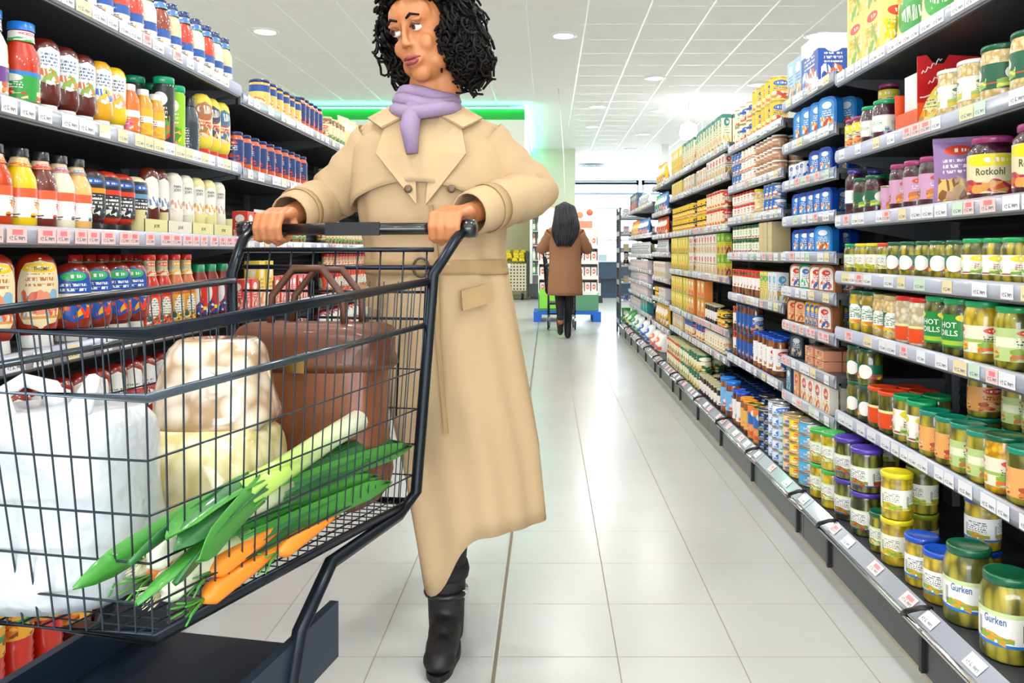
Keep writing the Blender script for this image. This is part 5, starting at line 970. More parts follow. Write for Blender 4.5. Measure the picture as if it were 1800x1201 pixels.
def head(m, M):
    m.M = M
    m.ball((0, .015, .03), (.077, .097, .094), 24, 16); m.ball((0, -.022, -.035), (.060, .068, .084), 24, 16); m.ball((0, -.058, -.098), (.028, .024, .022)); m.ball((0, -.052, .05), (.062, .045, .05))
    for s in (-1, 1):
        m.ball((s*.036, -.066, -.028), (.022, .018, .024)); m.ball((s*.044, -.026, -.072), (.018, .034, .026)); m.ball((s*.080, .012, -.008), (.009, .018, .031)); m.ball((s*.031, -.085, .030), (.022, .010, .008))
        m.ball((s*.0095, -.098, -.029), (.0075, .008, .0065))
    m.tube([(0, -.086, .030), (0, -.096, .0), (0, -.105, -.024)], [.0075, .0075, .0085], 10); m.ball((0, -.104, -.026), (.009, .0085, .008))
    m.ball((0, -.084, -.066), (.030, .012, .018))
    limb(m, [(0, .02, -.05), (0, .035, -.13)], [.056, .052]); m.M = Matrix.Identity(4)
def face_parts(root, M, lipc='#8c3c38'):
    for s in (-1, 1):
        e = MB(); e.M = M; e.ball((s*.031, -.0815, .010), (.0130, .0115, .0082), 16, 10); e.ball((s*.031-.003, -.0925, .010), (.0056, .0026, .0056), 12, 8, 1); e.ball((s*.031-.003, -.0947, .010), (.0028, .0012, .0028), 10, 6, 2)
        o = obj('eye', e.mesh('eye', [P('#e8e2da', .3), P('#3c2414', .2), P('#050505', .2)]), root)
        l = MB(); l.M = M; l.tube([(s*.018, -.0925, .014), (s*.031, -.0985, .0215), (s*.045, -.088, .0145)], [.0028, .0046, .0028], 6); obj('eyelid', l.mesh('eyelid', P('#6c3c26', .5)), root)
        l = MB(); l.M = M; l.tube([(s*.014, -.096, .036), (s*.030, -.0995, .043), (s*.049, -.086, .037)], [.003, .0042, .0022], 6); obj('eyebrow', l.mesh('eyebrow', hairm), root)
    l = MB(); l.M = M; l.tube([(-.026, -.086, -.062), (-.01, -.0975, -.058), (0, -.0965, -.0605), (.01, -.0975, -.058), (.026, -.086, -.062)], [.002, .006, .0055, .006, .002], 8)
    l.tube([(-.023, -.086, -.066), (-.01, -.0955, -.0715), (.01, -.0955, -.0715), (.023, -.086, -.066)], [.002, .0068, .0068, .002], 8); obj('lips', l.mesh('lips', P(lipc, .35)), root)
def loft(rings, n=56, fold=.02, nf=7, seed=0.0, zfun=None, mi=0, thick=True, cap_top=True):
    """garment from rings (z, cx, cy, rx, ry); folds run downwards"""
    m = MB(); V = []; K_ = len(rings)
    def fr(z): pass
    SUB = 4; rr = []
    for i in range(K_-1):
        for s in range(SUB):
            t = s/SUB; A, B_ = rings[i], rings[i+1]; rr.append([A[k]+(B_[k]-A[k])*t for k in range(5)])
    rr.append(list(rings[-1])); R = len(rr)
    for j, (z, cx, cy, rx, ry) in enumerate(rr):
        g = j/(R-1)
        for i in range(n):
            ph = 2*PI*i/n; f = 1+fold*g*(math.sin(nf*ph+seed+2*g)+.6*math.sin((nf*2+1)*ph+seed*2-3*g))+.006*math.sin(9*g+3*ph)
            zz = z
            if zfun: zz = zfun(z, ph, g)
            V.append((cx+rx*f*math.cos(ph), cy+ry*f*math.sin(ph), zz))
    fs = [(j*n+i, j*n+(i+1) % n, (j+1)*n+(i+1) % n, (j+1)*n+i) for j in range(R-1) for i in range(n)]
    fs = [f[::-1] for f in fs]
    m.add(V, fs, mi)
    if cap_top: m.add([V[i] for i in range(n)], [tuple(range(n))], mi)
    return m, rr
def solid(o, t):
    s = o.modifiers.new('thickness', 'SOLIDIFY'); s.thickness = t; s.offset = 0; return o
def xf(m, root_loc):
    """shift a mesh written in world coordinates into the frame of its root"""
    d = Vector(root_loc); m.v = [tuple(Vector(p)-d) for p in m.v]; return m
# ---------------------------------------------------------------- curly-haired person with the trolley, in mid stride
R0 = (-.30, 2.25, 0); pw = empty('person', R0)
tag(pw, 'curly-haired person in beige trench coat striding behind the black trolley', 'person')
HM = Matrix.Translation((-.322, 2.12, 1.645)) @ Matrix.Rotation(math.radians(-24), 4, 'Z') @ Matrix.Rotation(math.radians(10), 4, 'X') @ Matrix.Rotation(math.radians(-9), 4, 'Y')
CH0 = Vector((-.465, 1.945, 0)); crz = math.atan2(-.20, .98); ca = Vector((math.sin(crz), -math.cos(crz), 0)); cb_ = Vector((math.cos(crz), math.sin(crz), 0)); HZ = 1.135
hr = CH0+cb_*.235+Vector((0, 0, HZ)); hl = CH0-cb_*.215+Vector((0, 0, HZ))
wr = hr-ca*.085+Vector((.012, 0, .035)); wl = hl-ca*.085+Vector((-.012, 0, .035))
b_ = MB(); head(b_, HM)
limb(b_, [(-.318, 2.15, 1.53), (-.322, 2.195, 1.44)], [.052, .06])
b_.ball((-.32, 2.21, 1.30), (.165, .105, .16), 20, 12); b_.ball((-.31, 2.23, 1.12), (.13, .10, .16), 20, 12); b_.ball((-.30, 2.25, .96), (.165, .12, .12), 20, 12)
EL, ER = Vector((-.035, 2.245, 1.245)), Vector((-.615, 2.26, 1.225))
limb(b_, [(-.325, 2.2, 1.385), (-.175, 2.205, 1.36), tuple(EL), tuple(wr)], [.052, .046, .040, .027]); limb(b_, [(-.325, 2.2, 1.385), (-.465, 2.215, 1.36), tuple(ER), tuple(wl)], [.052, .046, .040, .027])
limb(b_, [(-.25, 2.24, .92), (-.262, 2.15, .54), (-.278, 2.215, .12)], [.095, .062, .035]); limb(b_, [(-.355, 2.27, .92), (-.34, 2.40, .52), (-.325, 2.72, .20)], [.095, .062, .035])
limb(b_, [(-.278, 2.215, .09), (-.278, 2.12, .04)], [.032, .022]); limb(b_, [(-.325, 2.72, .18), (-.325, 2.66, .10)], [.032, .022])
grip_hand(b_, wr, hr, cb_, ca, -1); grip_hand(b_, wl, hl, cb_, ca, 1)
body = obj('body', xf(b_, R0).mesh('body', skin), pw); remesh(body, .0048, 3)
inv = Matrix.Translation((-R0[0], -R0[1], 0))
face_parts(pw, inv @ HM)
# hair: full curls round the head
def curls(name, M, n, test, L0, L1, seed, parent, centre=(0, .02, .03), rad=(.080, .092, .092), r=.0066):
    q = random.Random(seed); m = MB(); m.M = M; C0 = Vector(centre)
    for ax in range(1):
        pass
    k = 0
    while k < n:
        d = Vector((q.gauss(0, 1), q.gauss(0, 1), q.gauss(0, 1))).normalized()
        if not test(d): continue
        k += 1
        s = C0+Vector((d.x*rad[0], d.y*rad[1], d.z*rad[2])); L = q.uniform(L0, L1)
        out = (d+Vector((0, .15, .05))).normalized(); u = out.cross(Vector((.3, .2, 1))).normalized(); w = out.cross(u); p0 = q.uniform(0, 6.28); cr = q.uniform(.010, .018); pts = []
        for i in range(15):
            t = i/14; drop = Vector((0, 0, -1))*(t*t*L*.45)
            pts.append(s+out*(L*t*(1-.25*t))+drop+(u*math.cos(p0+t*15)+w*math.sin(p0+t*15))*cr*min(1, t*3+.2))
        m.tube(pts, [r*(1-.5*i/14) for i in range(15)], 5)
    return m
ht = lambda d: not (d.y < -.25 and d.z < .62 and abs(d.x) < .88) and d.z > -.75
hm = curls('hair', inv @ HM, 900, ht, .05, .115, 5, pw)
lobes = ((.085, .02, -.02, .040), (.092, .03, -.075, .036), (-.075, .03, -.05, .032), (-.062, .03, -.10, .022), (.05, .07, -.06, .045), (-.05, .07, -.06, .045), (.06, .03, .10, .045), (-.04, .03, .11, .045))
for k_, (x, y, z, r) in enumerate(lobes):
    h2_ = curls('h', inv @ HM, 130, (lambda d: True) if z < 0 else (lambda d: d.z > -.2), .03, .062, 40+k_, pw, (x, y, z), (r*.9, r*.9, r*.95), .0062)
    o_ = len(hm.v); hm.v += h2_.v; hm.f += [[i_+o_ for i_ in f] for f in h2_.f]; hm.mi += h2_.mi; hm.sm += h2_.sm; hm.uv += h2_.uv
hm.M = inv @ HM; hm.ball((0, .035, .045), (.088, .093, .090), 20, 12)
for (x, y, z, r) in lobes: hm.ball((x, y, z), (r, r, r*1.05), 12, 8)
obj('hair', hm.mesh('hair', hairm), pw)
# trench coat
coatm = P('#b59b78', .85, 0, 0, .2, bump=(220, .12, .002)); coatd = P('#a38862', .85, 0, 0, .2)
rings = [(1.455, -.322, 2.185, .062, .058), (1.445, -.322, 2.19, .105, .078), (1.425, -.32, 2.20, .165, .102), (1.385, -.32, 2.205, .200, .118), (1.30, -.318, 2.205, .205, .130), (1.20, -.315, 2.21, .200, .138), (1.08, -.31, 2.215, .188, .132),
         (1.0, -.302, 2.22, .192, .14), (.86, -.285, 2.225, .200, .155), (.70, -.25, 2.225, .195, .165), (.55, -.215, 2.22, .188, .175), (.365, -.185, 2.215, .175, .185)]
def hem(z, ph, g):
    if z > .9: return z
    t = (.9-z)/.535; d = (ph-math.radians(232)+PI) % (2*PI)-PI; e = (ph-math.radians(340)+PI) % (2*PI)-PI
    return z-t*.165*math.exp(-(d/.42)**2)+t*.0*math.exp(-(e/.6)**2)
cm_, rr_ = loft(rings, 96, .038, 6, 1.3, hem)
ct = obj('coat', xf(cm_, R0).mesh('coat', coatm), pw); solid(ct, .005)
def part(name, m, mat, parent=None, t=0):
    o = obj(name, xf(m, R0).mesh(name, mat), parent or ct)
    if t: solid(o, t)
    return o
def sleeve(sh, el, wr_, s):
    sh, el, wr_ = Vector(sh), Vector(el), Vector(wr_); m = MB(); P_ = []; RR = []
    for i in range(9): t = i/8; P_.append(sh.lerp(el, t)+Vector((0, 0, -.008*math.sin(PI*t)))); RR.append(.078-.010*t+.004*math.sin(i*2.1))
    for i in range(1, 10): t = i/9; P_.append(el.lerp(wr_, t*.93)); RR.append(.068-.014*t+.004*math.sin(i*2.6+1))
    m.tube(P_, RR, 20, cap=False); return m, P_, RR
for sh, el, w_, s in (((-.185, 2.205, 1.375), EL, wr, 1), ((-.455, 2.21, 1.375), ER, wl, -1)):
    m, P_, RR = sleeve(sh, el, w_, s); sl = part('sleeve', m, coatm, None, .004)
    m = MB(); m.tube([P_[-4], P_[-3]], [RR[-4]+.005, RR[-3]+.005], 20, cap=False); part('cuff_strap', m, coatd, None, .003)
    m = MB(); m.tube([(-.32+s*.085, 2.185, 1.440), (-.32+s*.13, 2.19, 1.430), (-.32+s*.175, 2.195, 1.412), (-.32+s*.20, 2.197, 1.385)], [.013, .015, .015, .013], 8); part('epaulette', m, coatm)
# storm flap, lapels, collar, placket, belt, pockets, buttons
sf, _ = loft([(1.432, -.322, 2.19, .115, .085), (1.405, -.32, 2.20, .178, .107), (1.37, -.32, 2.203, .212, .126), (1.29, -.318, 2.203, .219, .143), (1.225, -.317, 2.205, .218, .149)], 60, .012, 5, .4, lambda z, ph, g: z-.035*g*math.cos(2*ph+.3), cap_top=False)
part('storm_flap', sf, coatm, None, .004)
for s in (-1, 1):
    m = MB(); x = -.322
    m.add([(x+s*.045, 2.105, 1.455), (x+s*.10, 2.085, 1.40), (x+s*.115, 2.05, 1.33), (x+s*.012, 2.055, 1.20), (x+s*.02, 2.07, 1.33)], [(0, 1, 2, 3, 4)], 0, None, False); part('lapel', m, coatm, None, .006)
    m = MB(); m.add([(x+s*.02, 2.20+.055, 1.475), (x+s*.08, 2.21, 1.478), (x+s*.095, 2.13, 1.462), (x+s*.05, 2.085, 1.43), (x+s*.105, 2.07, 1.398), (x+s*.15, 2.12, 1.43), (x+s*.135, 2.21, 1.445), (x+s*.02, 2.29, 1.44)],
                    [(0, 1, 6, 7), (1, 2, 5, 6), (2, 3, 4, 5)], 0, None, False); part('collar', m, coatm, None, .006)
    m = MB(); m.add([(x+s*.10-.0, 2.062, .98), (x+s*.175, 2.10, 1.0), (x+s*.18, 2.098, .95), (x+s*.105, 2.055, .93)], [(0, 1, 2, 3)], 0, None, False); part('pocket_flap', m, coatd, None, .008)
m = MB(); m.add([(-.305, 2.062, 1.2), (-.290, 2.072, 1.06), (-.285, 2.062, .86), (-.262, 2.045, .62), (-.252, 2.045, .62), (-.274, 2.06, .86), (-.279, 2.068, 1.06), (-.294, 2.06, 1.2)], [(0, 1, 6, 7), (1, 2, 5, 6), (2, 3, 4, 5)], 0, None, False); part('placket', m, coatd, None, .006)
for s in (-1, 1):
    for z in (1.24, 1.14): m = MB(); m.ball((-.30+s*.055, 2.062 if z < 1.2 else 2.052, z), (.011, .005, .011), 12, 6); part('button', m, P('#5c4630', .35))
m = MB(); R_ = [(1.06, -.309, 2.215, .192, .137), (1.02, -.305, 2.217, .195, .14)]; q_, _ = loft(R_, 60, .01, 6, 1.3, None, cap_top=False); part('belt', q_, coatd, None, .006)
m = MB(); m.tube([(-.325+.02*math.cos(a), 2.07, 1.04+.024*math.sin(a)) for a in [2*PI*i/16 for i in range(16)]], .0035, 6, closed=True); part('belt_buckle', m, P('#4a3828', .4))
# lilac scarf, leggings, boots
m = MB()
for k in range(3): m.tube([(-.322+(.068+.006*k)*math.cos(a), 2.165+(.062+.006*k)*math.sin(a)-.012*k, 1.492-.022*k+.01*math.sin(a*2+k)) for a in [2*PI*i/24 for i in range(24)]], .019, 8, closed=True)
m.tube([(-.345, 2.085, 1.455), (-.352, 2.058, 1.40), (-.345, 2.052, 1.33)], [.024, .027, .016], 8)
sc_ = obj('scarf', xf(m, R0).mesh('scarf', P('#8c7896', .8, bump=(90, .4, .004))), pw)
lg = P('#17171a', .75)
m = MB(); limb(m, [(-.25, 2.24, .92), (-.262, 2.15, .54), (-.278, 2.212, .17)], [.101, .068, .049], 16); limb(m, [(-.355, 2.27, .92), (-.34, 2.40, .52), (-.325, 2.72, .22)], [.101, .068, .049], 16)
obj('leggings', xf(m, R0).mesh('leggings', lg), pw)
bootm = P('#121214', .55, bump=(150, .15, .002))
def boot(x, y, tilt, par, R, yaw=0.0):
    M = Matrix.Translation((x, y, 0)) @ Matrix.Rotation(tilt, 4, 'X') @ Matrix.Rotation(yaw, 4, 'Z'); m = MB(); m.M = M
    m.tube([(0, .005, .20), (0, .006, .14), (0, .008, .08), (0, .012, .03)], [.055, .051, .049, .046], 20); m.ball((0, .012, .035), (.045, .055, .03), 16, 8)
    m.ball((0, -.07, .042), (.044, .10, .040), 20, 12); m.ball((0, -.13, .036), (.043, .055, .033), 20, 12); m.ball((0, -.03, .06), (.044, .07, .05), 16, 10)
    o = obj('boot', xf(m, R).mesh('boot', bootm), par); remesh(o, .006, 4)
    m = MB(); m.M = M; n = 28; pts = []
    for i in range(n):
        a = 2*PI*i/n; yy = math.cos(a); w_ = .046*(1-.16*math.exp(-((yy-.35)/.3)**2)); pts.append((w_*math.sin(a), -.062+.125*(-yy)*-1 if False else -.062+.127*yy*-1, 0))
    V = [(px_, py_, 0.0) for px_, py_, _ in pts]+[(px_, py_, .017) for px_, py_, _ in pts]
    m.add(V, [tuple(range(n)), tuple(range(2*n-1, n-1, -1))]+[(i, n+i, n+(i+1) % n, (i+1) % n) for i in range(n)], 0, None, False)
    obj('sole', xf(m, R).mesh('sole', P('#0c0c0d', .5)), o)
    m = MB(); m.M = M; m.tube([(.053*math.cos(a), .006+.054*math.sin(a), .155) for a in [2*PI*i/24 for i in range(24)]], .009, 8, closed=True); obj('strap', xf(m, R).mesh('strap', P('#1a1a1c', .4)), o)
    m = MB(); m.M = M; m.box(.048, .062, -.02, .002, .145, .165); obj('buckle', xf(m, R).mesh('buckle', P('#b8b8b8', .25, 1)), o)
    m = MB(); m.M = M; m.tube([(0, .004, .195), (0, .004, .215), (0, .004, .235)], [.057, .061, .056], 20, cap=False); solid(obj('cuff', xf(m, R).mesh('cuff', P('#1c1c1f', .85)), o), .006)
boot(-.278, 2.205, 0.0, pw, R0); boot(-.325, 2.67, math.radians(24), pw, R0)
# ================================================================ shopping trolley
def trolley(loc, rz, lab, tube_m=navy, flip=False):
    e = empty('shopping_trolley', loc, rz); tag(e, lab, 'shopping trolley')
    y0t, y1t, z0t, z1t, xt0, xt1 = -.14, -.99, 1.015, .985, .235, .20
    y0b, y1b, z0b, z1b, xb0, xb1 = -.16, -.93, .54, .60, .205, .165
    m = MB(); m.tube([(-.285, 0, HZ), (.285, 0, HZ)], .0145, 14); hd = obj('handle', m.mesh('handle', blackp), e)
    for s in (-1, 1): m = MB(); m.lathe([(.001, -.014), (.021, -.012), (.023, .0), (.021, .018), (.001, .02)], 14); o = obj('end_cap', m.mesh('end_cap', blackp), hd, (s*.285, 0, HZ)); o.rotation_euler = (0, PI/2*s, 0)
    m = MB(); m.box(-.07, .07, -.016, -.012, HZ-.016, HZ+.016); obj('handle_panel', m.mesh('handle_panel', P('#101215', .4)), hd)
    for s in (-1, 1):
        m = MB(); m.tube([(s*.275, 0, HZ), (s*.268, -.05, HZ-.03), (s*.245, -.13, 1.03), (s*.215, -.155, .56), (s*.20, -.22, .528), (s*.188, -.50, .535), (s*.183, -.60, .46), (s*.185, -.68, .26), (s*.185, -.70, .20)], .0125, 10); obj('side_frame', m.mesh('side_frame', tube_m), e)
    # basket
    def side(s, t, k):      # t along length, k up
        yt, yb = y0t+(y1t-y0t)*t, y0b+(y1b-y0b)*t; xt, xb = xt0+(xt1-xt0)*t, xb0+(xb1-xb0)*t; zt, zb = z0t+(z1t-z0t)*t, z0b+(z1b-z0b)*t
        return (s*(xb+(xt-xb)*k), yb+(yt-yb)*k, zb+(zt-zb)*k)
    w = MB(); r = .0013
    for s in (-1, 1):
        for i in range(27): w.tube([side(s, i/26, 0), side(s, i/26, 1)], r, 5, cap=False)
        for k in (.12, .26, .42, .6): w.tube([side(s, 0, k), side(s, 1, k)], r*1.3, 5, cap=False)
    for t in (0, 1):
        for i in range(1, 14): u = -1+2*i/14; A, B_ = side(1, t, 0), side(1, t, 1); w.tube([(A[0]*u, A[1], A[2]), (B_[0]*u, B_[1], B_[2])], r, 5, cap=False)
        for k in (.12, .26, .42, .6): w.tube([side(-1, t, k), side(1, t, k)], r*1.3, 5, cap=False)
    for i in range(27): w.tube([side(-1, i/26, 0), side(1, i/26, 0)], r, 5, cap=False)
    for i in range(1, 10): u = -1+2*i/10; w.tube([(side(1, 0, 0)[0]*u, y0b, z0b), (side(1, 1, 0)[0]*u, y1b, z1b)], r*1.2, 5, cap=False)
    bk = obj('basket', w.mesh('basket', P('#3a444c', .3, .8)), e)
    m = MB(); m.tube([side(-1, 0, 1), side(-1, 1, 1), side(1, 1, 1), side(1, 0, 1)], .0085, 10); obj('rim', m.mesh('rim', tube_m), bk)
    m = MB(); m.tube([side(-1, 0, .80), side(-1, 1, .80), side(1, 1, .80), side(1, 0, .80)], .006, 10); obj('bumper_rail', m.mesh('bumper_rail', P('#5a6670', .2, .8)), bk)
    m = MB(); m.tube([side(-1, 0, 0), side(-1, 1, 0), side(1, 1, 0), side(1, 0, 0)], .0085, 10, closed=True); obj('bottom_frame', m.mesh('bottom_frame', tube_m), bk)
    # child seat gate at the rear
    g = MB()
    for z in (1.085, 1.045, .99, .93): g.tube([(-.235, -.10, z), (.235, -.10, z)], .0055 if z > 1.02 else .003, 8)
    for i in range(9): x = -.22+.055*i; g.tube([(x, -.10, 1.085), (x, -.145, .72)], .0022, 5)
    obj('seat_gate', g.mesh('seat_gate', tube_m), e)
    # undercarriage with wheels
    c = MB()
    for s in (-1, 1): c.tube([(s*.187, -.60, .28), (s*.187, -.68, .215), (s*.17, -.98, .20)], .012, 10)
    c.tube([(-.17, -.98, .20), (.17, -.98, .20)], .011, 8); c.tube([(-.187, -.67, .225), (.187, -.67, .225)], .011, 8)
    obj('undercarriage', c.mesh('undercarriage', tube_m), e)
    c = MB(); c.box(-.175, .175, -.95, -.50, .36, .385); 
    for s in (-1, 1): c.box(s*.175-.008, s*.175+.008, -.95, -.46, .35, .45); c.tube([(s*.17, -.93, .2), (s*.17, -.93, .36)], .009, 8)
    obj('lower_tray', c.mesh('lower_tray', P('#1b2a3c', .4, .2)), e)
    for (x, y) in ((-.187, -.69), (.187, -.69), (-.17, -.97), (.17, -.97)):
        f = MB(); f.box(x-.018, x-.013, y-.02, y+.03, .06, .16); f.box(x+.013, x+.018, y-.02, y+.03, .06, .16); f.box(x-.018, x+.018, y-.02, y+.03, .16, .165); f.tube([(x, y, .16), (x, y, .205)], .011, 8)
        fo = obj('caster', f.mesh('caster', P('#8c9094', .3, .8)), e)
        wl_ = MB(); wl_.lathe([(.001, -.011), (.05, -.011), (.0615, -.007), (.0615, .007), (.05, .011), (.001, .011)], 24); wo = obj('wheel', wl_.mesh('wheel', P('#202326', .5)), fo, (x, y+.008, .0625)); wo.rotation_euler = (0, PI/2, 0)
    return e
TR = trolley(tuple(CH0), crz, 'large black wire shopping trolley filled with groceries, close to the camera')
TM = Matrix.Translation(CH0) @ Matrix.Rotation(crz, 4, 'Z')
def inc(o, x, y, z, rz=0.0, rx=0.0, ry=0.0):
    o.matrix_world = TM @ Matrix.Translation((x, y, z)) @ Matrix.Rotation(rz, 4, 'Z') @ Matrix.Rotation(rx, 4, 'X') @ Matrix.Rotation(ry, 4, 'Y'); return o
# brown leather bag
m = MB(); 
def softbox(m, w, d, h, n=10, p=.35, mi=0, tap=.0):
    V = []; NV = 12; NU = 32
    for j in range(NV+1):
        v = j/NV; e = min(1, (min(v, 1-v)*6)**.5) if v < .5 else min(1, ((1-v)*5+.0)**.4+.0)
        e = .82+.18*e
        for i in range(NU):
            a = 2*PI*i/NU; c, s = math.cos(a), math.sin(a); sx = abs(c)**p*(1 if c > 0 else -1); sy = abs(s)**p*(1 if s > 0 else -1)
            wob = 1+.02*math.sin(3*a+6*v)+.015*math.sin(7*a-9*v); V.append((w/2*sx*e*(1-tap*v)*wob, d/2*sy*e*(1-tap*v)*wob, h*v))
    fs = [(j*NU+i, j*NU+(i+1) % NU, (j+1)*NU+(i+1) % NU, (j+1)*NU+i) for j in range(NV) for i in range(NU)]
    fs.append(tuple(range(NU-1, -1, -1))); fs.append(tuple(NV*NU+i for i in range(NU))); m.add(V, fs, mi); return m
tb = obj('handbag', softbox(MB(), .30, .17, .36, tap=.1).mesh('handbag', P('#7a4426', .45, 0, .2, bump=(40, .3, .006)))); tag(tb, 'brown leather handbag standing upright inside the near trolley', 'handbag')
inc(tb, .045, -.29, .57, .05, -.05)
for s in (-1, 1):
    m = MB(); m.tube([(-.08, s*.045, .34), (-.075, s*.05, .42), (-.03, s*.05, .475), (.03, s*.05, .475), (.075, s*.05, .42), (.08, s*.045, .34)], .008, 8); obj('strap', m.mesh('strap', P('#4c2816', .45)), tb)
m = MB(); softbox(m, .31, .178, .10, tap=.02); fl_ = obj('flap', m.mesh('flap', P('#5c3018', .45, 0, .2)), tb, (0, 0, .265))
m = MB(); m.box(-.02, .02, -.10, -.088, .27, .30); obj('clasp', m.mesh('clasp', P('#c8b070', .25, 1)), tb)
# bags of food
bg_y = obj('potato_bag', softbox(MB(), .32, .30, .20, p=.6, tap=.25).mesh('potato_bag', chunks('#e6dca8', '#f2eccb', '#c8ba7c', 30, .7, 1.0, .3))); tag(bg_y, 'clear bag of pale yellow potatoes lying mid trolley', 'bag'); inc(bg_y, -.03, -.55, .58, .1)
m = MB(); m.tube([(0, 0, .19), (.02, -.01, .24), (.05, .0, .28)], [.02, .035, .055], 10, cap=False); obj('gathered_neck', m.mesh('gathered_neck', P('#e9e6d8', .2, 0, .8)), bg_y)
bg_g = obj('mushroom_bag', softbox(MB(), .22, .2, .16, p=.7, tap=.3).mesh('mushroom_bag', chunks('#dfd0bc', '#efe6da', '#a88a68', 26, 1.0, 1.0, .25))); tag(bg_g, 'glossy clear bag of whitish mushrooms on top of the potatoes', 'bag'); inc(bg_g, -.02, -.52, .765, .3)
bg_w = obj('carrier_bag', softbox(MB(), .28, .22, .25, p=.7, tap=.12).mesh('carrier_bag', P('#b4babf', .35, 0, .5, bump=(14, .6, .03)))); tag(bg_w, 'large pale grey plastic carrier bag at the front end of the near trolley', 'bag'); inc(bg_w, -.055, -.84, .61, .15)
for s in (-1, 1): m = MB(); m.tube([(s*.05, -.04, .24), (s*.06, -.03, .275), (s*.05, .0, .29), (s*.03, .03, .275), (s*.03, .04, .24)], [.02, .012, .01, .012, .02], 8); obj('bag_handle', m.mesh('bag_handle', P('#dde1e4', .35, 0, .5)), bg_w)
# leeks
lk_w = NT('leek_shaft', .35, .4); _tc = lk_w.n('ShaderNodeTexCoord'); _sp = lk_w.n('ShaderNodeSeparateXYZ'); lk_w.t.links.new(_tc.outputs['Object'], _sp.inputs[0])
_f = lk_w.math('MULTIPLY', lk_w.math('ADD', _sp.outputs[1], .02), 3.0); lk_w.t.links.new(lk_w.mix(lk_w.math('MINIMUM', lk_w.math('MAXIMUM', _f, 0.0), 1.0), lin('#f2f3e2'), lin('#a9cc5c')), lk_w.b.inputs['Base Color'])
lk_g = P('#3c8a30', .45, 0, .15); lk_d = P('#2b6b35', .5, 0, .1)
def leek(seed, sl, nl, lmin, lmax):
    q = random.Random(seed); m = MB(); m.tube([(0, 0, 0), (0, .02, 0), (0, sl*.35, .002), (0, sl*.8, .0), (0, sl+.03, .002)], [.010, .022, .020, .020, .024], 14); r_ = m.mesh('leek', lk_w.m)
    R_ = MB()
    for k in range(16): a = k*.4; R_.tube([(0, .0, 0), (.012*math.cos(a), -.012, .012*math.sin(a)), (.014*math.cos(a)+q.uniform(-.004, .004), -.024, .014*math.sin(a))], [.0012, .001, .0005], 4)
    L = MB()
    for k in range(nl):
        a = k*.75+q.uniform(-.2, .2); sp_ = q.uniform(.01, .055); ln = q.uniform(lmin, lmax); V = []; N = 10
        for i in range(N+1):
            t = i/N; cx, cz = (.018+sp_*t)*math.cos(a), (.018+sp_*.6*t)*math.sin(a)-.02*t*t; w_ = .021*(1-.2*t)*(1 if t < .85 else (1-t)/.15*.9+.1); yy = sl+ln*t
            tx, tz = -math.sin(a), math.cos(a)
            V += [(cx+tx*w_, yy, cz+tz*w_), (cx-.006*math.cos(a), yy, cz-.006*math.sin(a)), (cx-tx*w_, yy, cz-tz*w_)]
        L.add(V, [(i*3+j, i*3+j+1, i*3+3+j+1, i*3+3+j) for i in range(N) for j in (0, 1)], k % 2)
    return r_, R_.mesh('roots', P('#d8d0a8', .7)), L.mesh('leaves', [lk_g, lk_d])
LK = [leek(1, .40, 7, .18, .28), leek(2, .10, 11, .42, .58), leek(3, .16, 10, .40, .52)]
lkl = ['leek with long white shaft along the right side of the near trolley', 'leek with dark green leaves fanned against the rear trolley corner', 'leek lying lowest on the trolley floor under the other leeks', 'leek next to the potato bag, leaves towards the handle', 'leek beside the carrots with leaves pointing to the handle']
for i, (x, y, z, rz, rx, kd) in enumerate(((.168, -.33, .752, PI+.02, -.06, 0), (.13, -.90, .685, -.02, -.03, 1), (.15, -.90, .645, .01, -.02, 2), (.075, -.86, .655, -.02, .0, 1), (.160, -.80, .70, .02, -.03, 2))):
    a, r_, l_ = LK[kd]; o = obj('leek', a); tag(o, lkl[i], 'leek', 'leeks in the near trolley'); obj('roots', r_, o); obj('leaves', l_, o); inc(o, x, y, z, rz, rx)
    for c in o.children:
        if c.name.startswith('leaves'): solid(c, .0016)
cr_m = MB().tube([(0, 0, 0), (0, .02, 0), (0, .12, 0), (0, .2, .001), (0, .235, 0)], [.006, .016, .012, .006, .0015], 12).mesh('carrot', P('#e8881c', .5, 0, .1, bump=(70, .3, .003)))
cr_t = MB()
for k in range(7): a = k*.9; cr_t.tube([(0, .004, 0), (.008*math.cos(a), -.03, .008*math.sin(a)), (.016*math.cos(a), -.05, .016*math.sin(a))], [.002, .0016, .0014], 5)
cr_t = cr_t.mesh('stalks', P('#4c9a38', .5))
crl = ['topmost orange carrot of the bunch in the near trolley', 'orange carrot nearest the trolley front', 'orange carrot touching the wire side of the near trolley', 'lowest orange carrot under the leeks', 'orange carrot pointing towards the potatoes']
for i, (x, y, z, rz) in enumerate(((.168, -.82, .628, .01), (.10, -.85, .63, .06), (.178, -.66, .598, -.02), (.172, -.84, .60, .0), (.06, -.85, .632, .1))):
    o = obj('carrot', cr_m); tag(o, crl[i], 'carrot', 'carrots in the near trolley'); obj('stalks', cr_t, o); inc(o, x, y, z+.012, rz)
